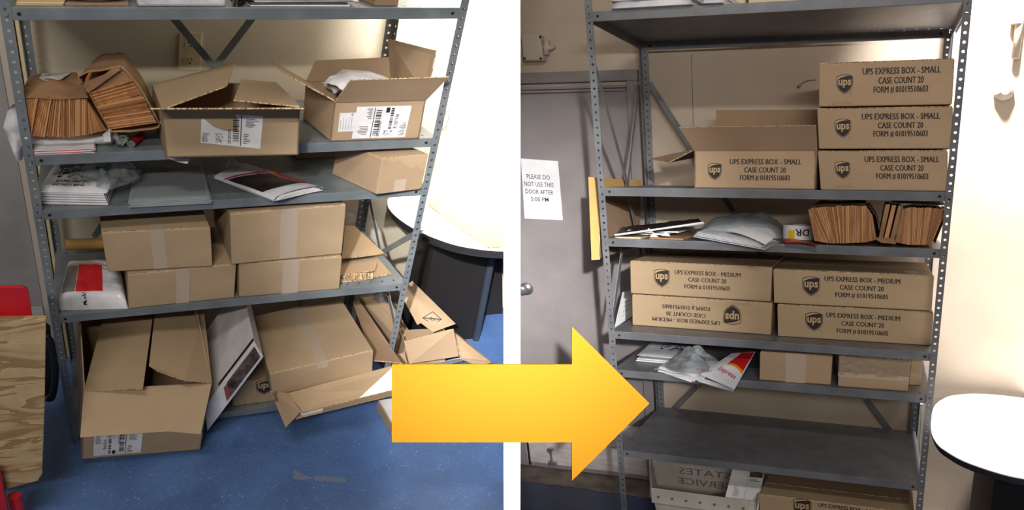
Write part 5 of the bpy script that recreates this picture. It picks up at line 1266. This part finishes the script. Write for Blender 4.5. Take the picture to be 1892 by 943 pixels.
# postal tub
yt = .10; zt_ = RR.fl
a, b = B_(1203, 902, y=yt), B_(1410, 920, y=yt-.005); rim = a.z
bl_, br_ = B_(1222, 863, y=.52), B_(1420, 880, y=.52)
t = Thing(RR, 'postal_tub', 'white corrugated plastic postal tub on the floor under the right rack', 'tub', (a.x+.1, yt, zt_))
R4 = [V3((a.x, yt, rim)), V3((B_(1403, 912, y=.1).x-.016, yt-.005, rim)), V3((B_(1403, 912, y=.1).x-.012, .50, rim)), V3((bl_.x-.045, .50, rim))]
ctr = sum(R4, V3())/4; F4 = [V3((ctr.x+(p.x-ctr.x)*.86, ctr.y+(p.y-ctr.y)*.86, zt_+.002)) for p in R4]
for nm, i, j in (('front_wall', 0, 1), ('side_wall', 1, 2), ('back_wall', 2, 3), ('side_wall', 3, 0)):
    A, B, C, D = F4[i], F4[j], R4[j], R4[i]; inn = (ctr-(R4[i]+R4[j])/2); inn.z = 0; inn = inn.normalized()*.004
    if i == 3:      # left end wall with its hand hole
        Pw = bil(A, B, C, D); m = MB(); hx = (.36, .64); hz = (.70, .84)
        for u0, v0, u1, v1 in ((0, 0, 1, hz[0]), (0, hz[1], 1, 1), (0, hz[0], hx[0], hz[1]), (hx[1], hz[0], 1, hz[1])):
            m.prism([Pw(u0, v0), Pw(u1, v0), Pw(u1, v1), Pw(u0, v1)], inn)
    else: m = MB(); m.prism([A, B, C, D], inn)
    t.part(nm, m, 'tub')
    m = MB(); out = -inn*1.6; dn = V3((0, 0, -.07 if i == 0 else -.05)); m.prism([D+out*.2, C+out*.2, C+out+dn, D+out+dn], inn*.6); cuff = t.part('rim_cuff', m, 'tub', bevel=.002)
    if i == 0:
        for k in range(7):
            c = (D+out).lerp(C+out, .07+.137*k)+V3((0, -.001, -.038)); m = MB(); m.tube([c, c+V3((0, .003, 0))], .0058, 12); t.part('rivet', m, 'greytxt', cuff)
m = MB(); m.prism(F4, (0, 0, .003)); t.part('floor_panel', m, 'tubin')
Pb = bil(R4[3], R4[2], F4[2], F4[3]); nb = V3((0, -.006, 0)); wB = 1
ink = Ink(lambda u, v, h: Pb(u, v)+nb)
for full, tx, v0, u1 in (('UNITED STATES', 'TED STATES', .40, .24), ('POSTAL SERVICE', 'TAL SERVICE', .62, .22)):
    vs, fs = text2d(full, 1, 'LEFT', 0); k = 1.0/max(v[0] for v in vs); vs, fs = text2d(tx, 1, 'LEFT', 0); wd = max(v[0] for v in vs)
    ink.add([ink.P(u1 + (wd-x)*k, v0 - y*.14/.72, 0) for x, y in vs], fs)
t.part('lettering', ink, 'greytxt', normals=False)
# document mailer leaning in the tub
q = [B_(1330, 960, y=yt-.03), B_(1398, 965, y=yt-.03), B_(1412, 872, y=.28), B_(1354, 866, y=.28)]
t = Thing(RR, 'document_mailer', 'white document mailer with black photo corner propped across the postal tub', 'mailer', (q[0].x, q[0].y, q[0].z))
m = MB(); m.panel(q, .004); t.part('envelope', m, ['white', 'white'])
Bd = bil(*q); nd = (q[1]-q[0]).cross(q[3]-q[0]).normalized(); nd = -nd if nd.y > 0 else nd
Pd = lambda u, v, h: Bd(u, v)+nd*(h+.0005) + V3((0, 0, .0))
off = lambda u, v, h: Bd(u, v)+nd*(h+.005)
ink = Ink(off); ink.rect(.58, .85, .98, .99, .001); t.part('photo_corner', ink, 'photo', normals=False)
ink = Ink(off); ink.rect(.55, .0, .556, .84, .001); ink.rect(.20, .42, .205, .72, .001); lines_block(ink, random.Random(5), .22, .42, .36, .66, 7, 0, True, .3); lines_block(ink, random.Random(6), .60, .76, .95, .81, 2, 0)
t.part('fine_print', ink, 'greytxt', normals=False)
ink = Ink(off); ink.text('Extremely', .64, .20, .035, bold=.01, sx=1.5); t.part('red_print', ink, 'red', normals=False)
# large case on the floor
a, b = B_(1403, 912, y=.10), B_(1696, 916, y=.10); zc = min(a.z, b.z)
o = V3((a.x, .10, RR.fl)); U = V3((b.x-a.x-.003, 0, 0)); Wv = V3((0, 0, zc-RR.fl))
t, p = carton(RR, 'large_case', 'large brown case with opened inner flaps on the floor under the right rack', (o, U, Wv), .40, None, 'card', seam='width', tape=0)
P, w_, h_ = front_plane(o, U, Wv); ink = Ink(P)
sc_ = B_(1482, 937, y=.10); cu = sc_.x-o.x; shield(ink, cu, sc_.z-RR.fl-.004, .066)
tb = B_(1570, 943, y=.10); fit_text(ink, 'UPS EXPRESS BOX - LARGE', tb.x-o.x, tb.z-RR.fl-.002, B_(1629, 943, y=.10).x-B_(1511, 943, y=.10).x, .018, .004)
t.part('printing', ink, ['ink', 'cardink'], normals=False)
m = MB(); m.panel([V3((o.x+.01, .2, zc+.004)), V3((o.x+U.x-.01, .2, zc+.004)), V3((o.x+U.x-.02, .47, zc+.03)), V3((o.x+.02, .47, zc+.03))], .003); t.part('inner_flap', m, ['card_dark', 'card_edge'])

# round table against the wall
zt_ = -1.42; yw_ = RR.yw-.001
ol = [(1735, 742), (1726, 752), (1721, 770), (1720, 790), (1723, 806), (1732, 821), (1745, 832), (1780, 852), (1840, 873), (1892, 885), (1960, 893)]
P_ = smooth_line([B_(*p, z=zt_) for p in ol], 4)
back = smooth_line([B_(*p, z=zt_) for p in ((1892, 736), (1840, 730), (1800, 728), (1775, 729.5), (1752, 733), (1735, 742))], 3)
back = [V3((2.2, yw_, zt_)), V3((1.45, yw_, zt_))] + [V3((p.x, min(p.y, yw_), p.z)) for p in back[:-1]]
P_.append(V3((2.2, P_[-1].y-.05, zt_)))
out = back + P_
t = Thing(RR, 'oval_table', 'white topped oval table with dark layered rim, right of the right rack', 'table', (1.6, .2, RR.fl))
m = MB(); m.prism(out, (0, 0, -.003)); t.part('tabletop', m, 'laminate')
ctr = V3((1.8, .15, zt_))
for a, b, k in ((.0035, .011, 0), (.0115, .019, .003), (.0195, .027, .006)):
    oo = [p + (ctr-p).normalized()*k for p in out]; m = MB(); m.prism([V3((p.x, min(p.y, yw_), zt_-a)) for p in oo], (0, 0, a-b)); t.part('rim_band', m, 'rubber', bevel=.0008)
xk = B_(1836, 900, y=.05).x
m = MB(); m.cuboid((xk, .05, RR.fl), (2.1, .5, zt_-.0275)); t.part('pedestal', m, 'dark', bevel=.002)
# oval thing behind the post: round-backed white stool edge seen through the rack end

# ================================================================ OVERLAY ARROW, built as a board between the bays
d1 = DP - .012
def ap(px, py, d=d1): return cp(px, py, d)
pts = [(724, 674), (1057, 674), (1057, 604), (1200, 746), (1057, 889), (1057, 818), (724, 818)]
base = ap(946, 746, DP)
t = bpy.data.objects.new('arrow_overlay', None); COL.objects.link(t); t.location = base
t['label'] = 'large yellow overlay arrow pointing right, built as a flat board on the white dividing wall'; t['category'] = 'arrow overlay'
def inset(pts, k):
    out = []; n = len(pts)
    for i in range(n):
        p, c, q = V3((*pts[i-1], 0)), V3((*pts[i], 0)), V3((*pts[(i+1) % n], 0))
        a = (c-p).normalized(); b = (q-c).normalized(); na = V3((-a.y, a.x, 0)); nb = V3((-b.y, b.x, 0))
        w_ = (na+nb).normalized(); out.append(tuple((c + w_*(k/max(.3, w_.dot(na))))[:2]))
    return out
m = MB(); m.prism([ap(*p) for p in pts], FWD*.0115); o = mesh_obj(None, 'backing', m, 'gold', base); o.parent = t
m = MB(); m.prism([ap(*p, d1-.0015) for p in inset(pts, 2.2)], FWD*.0015); o = mesh_obj(None, 'face', m, 'yellow', base); o.parent = t

bpy.context.view_layer.update()
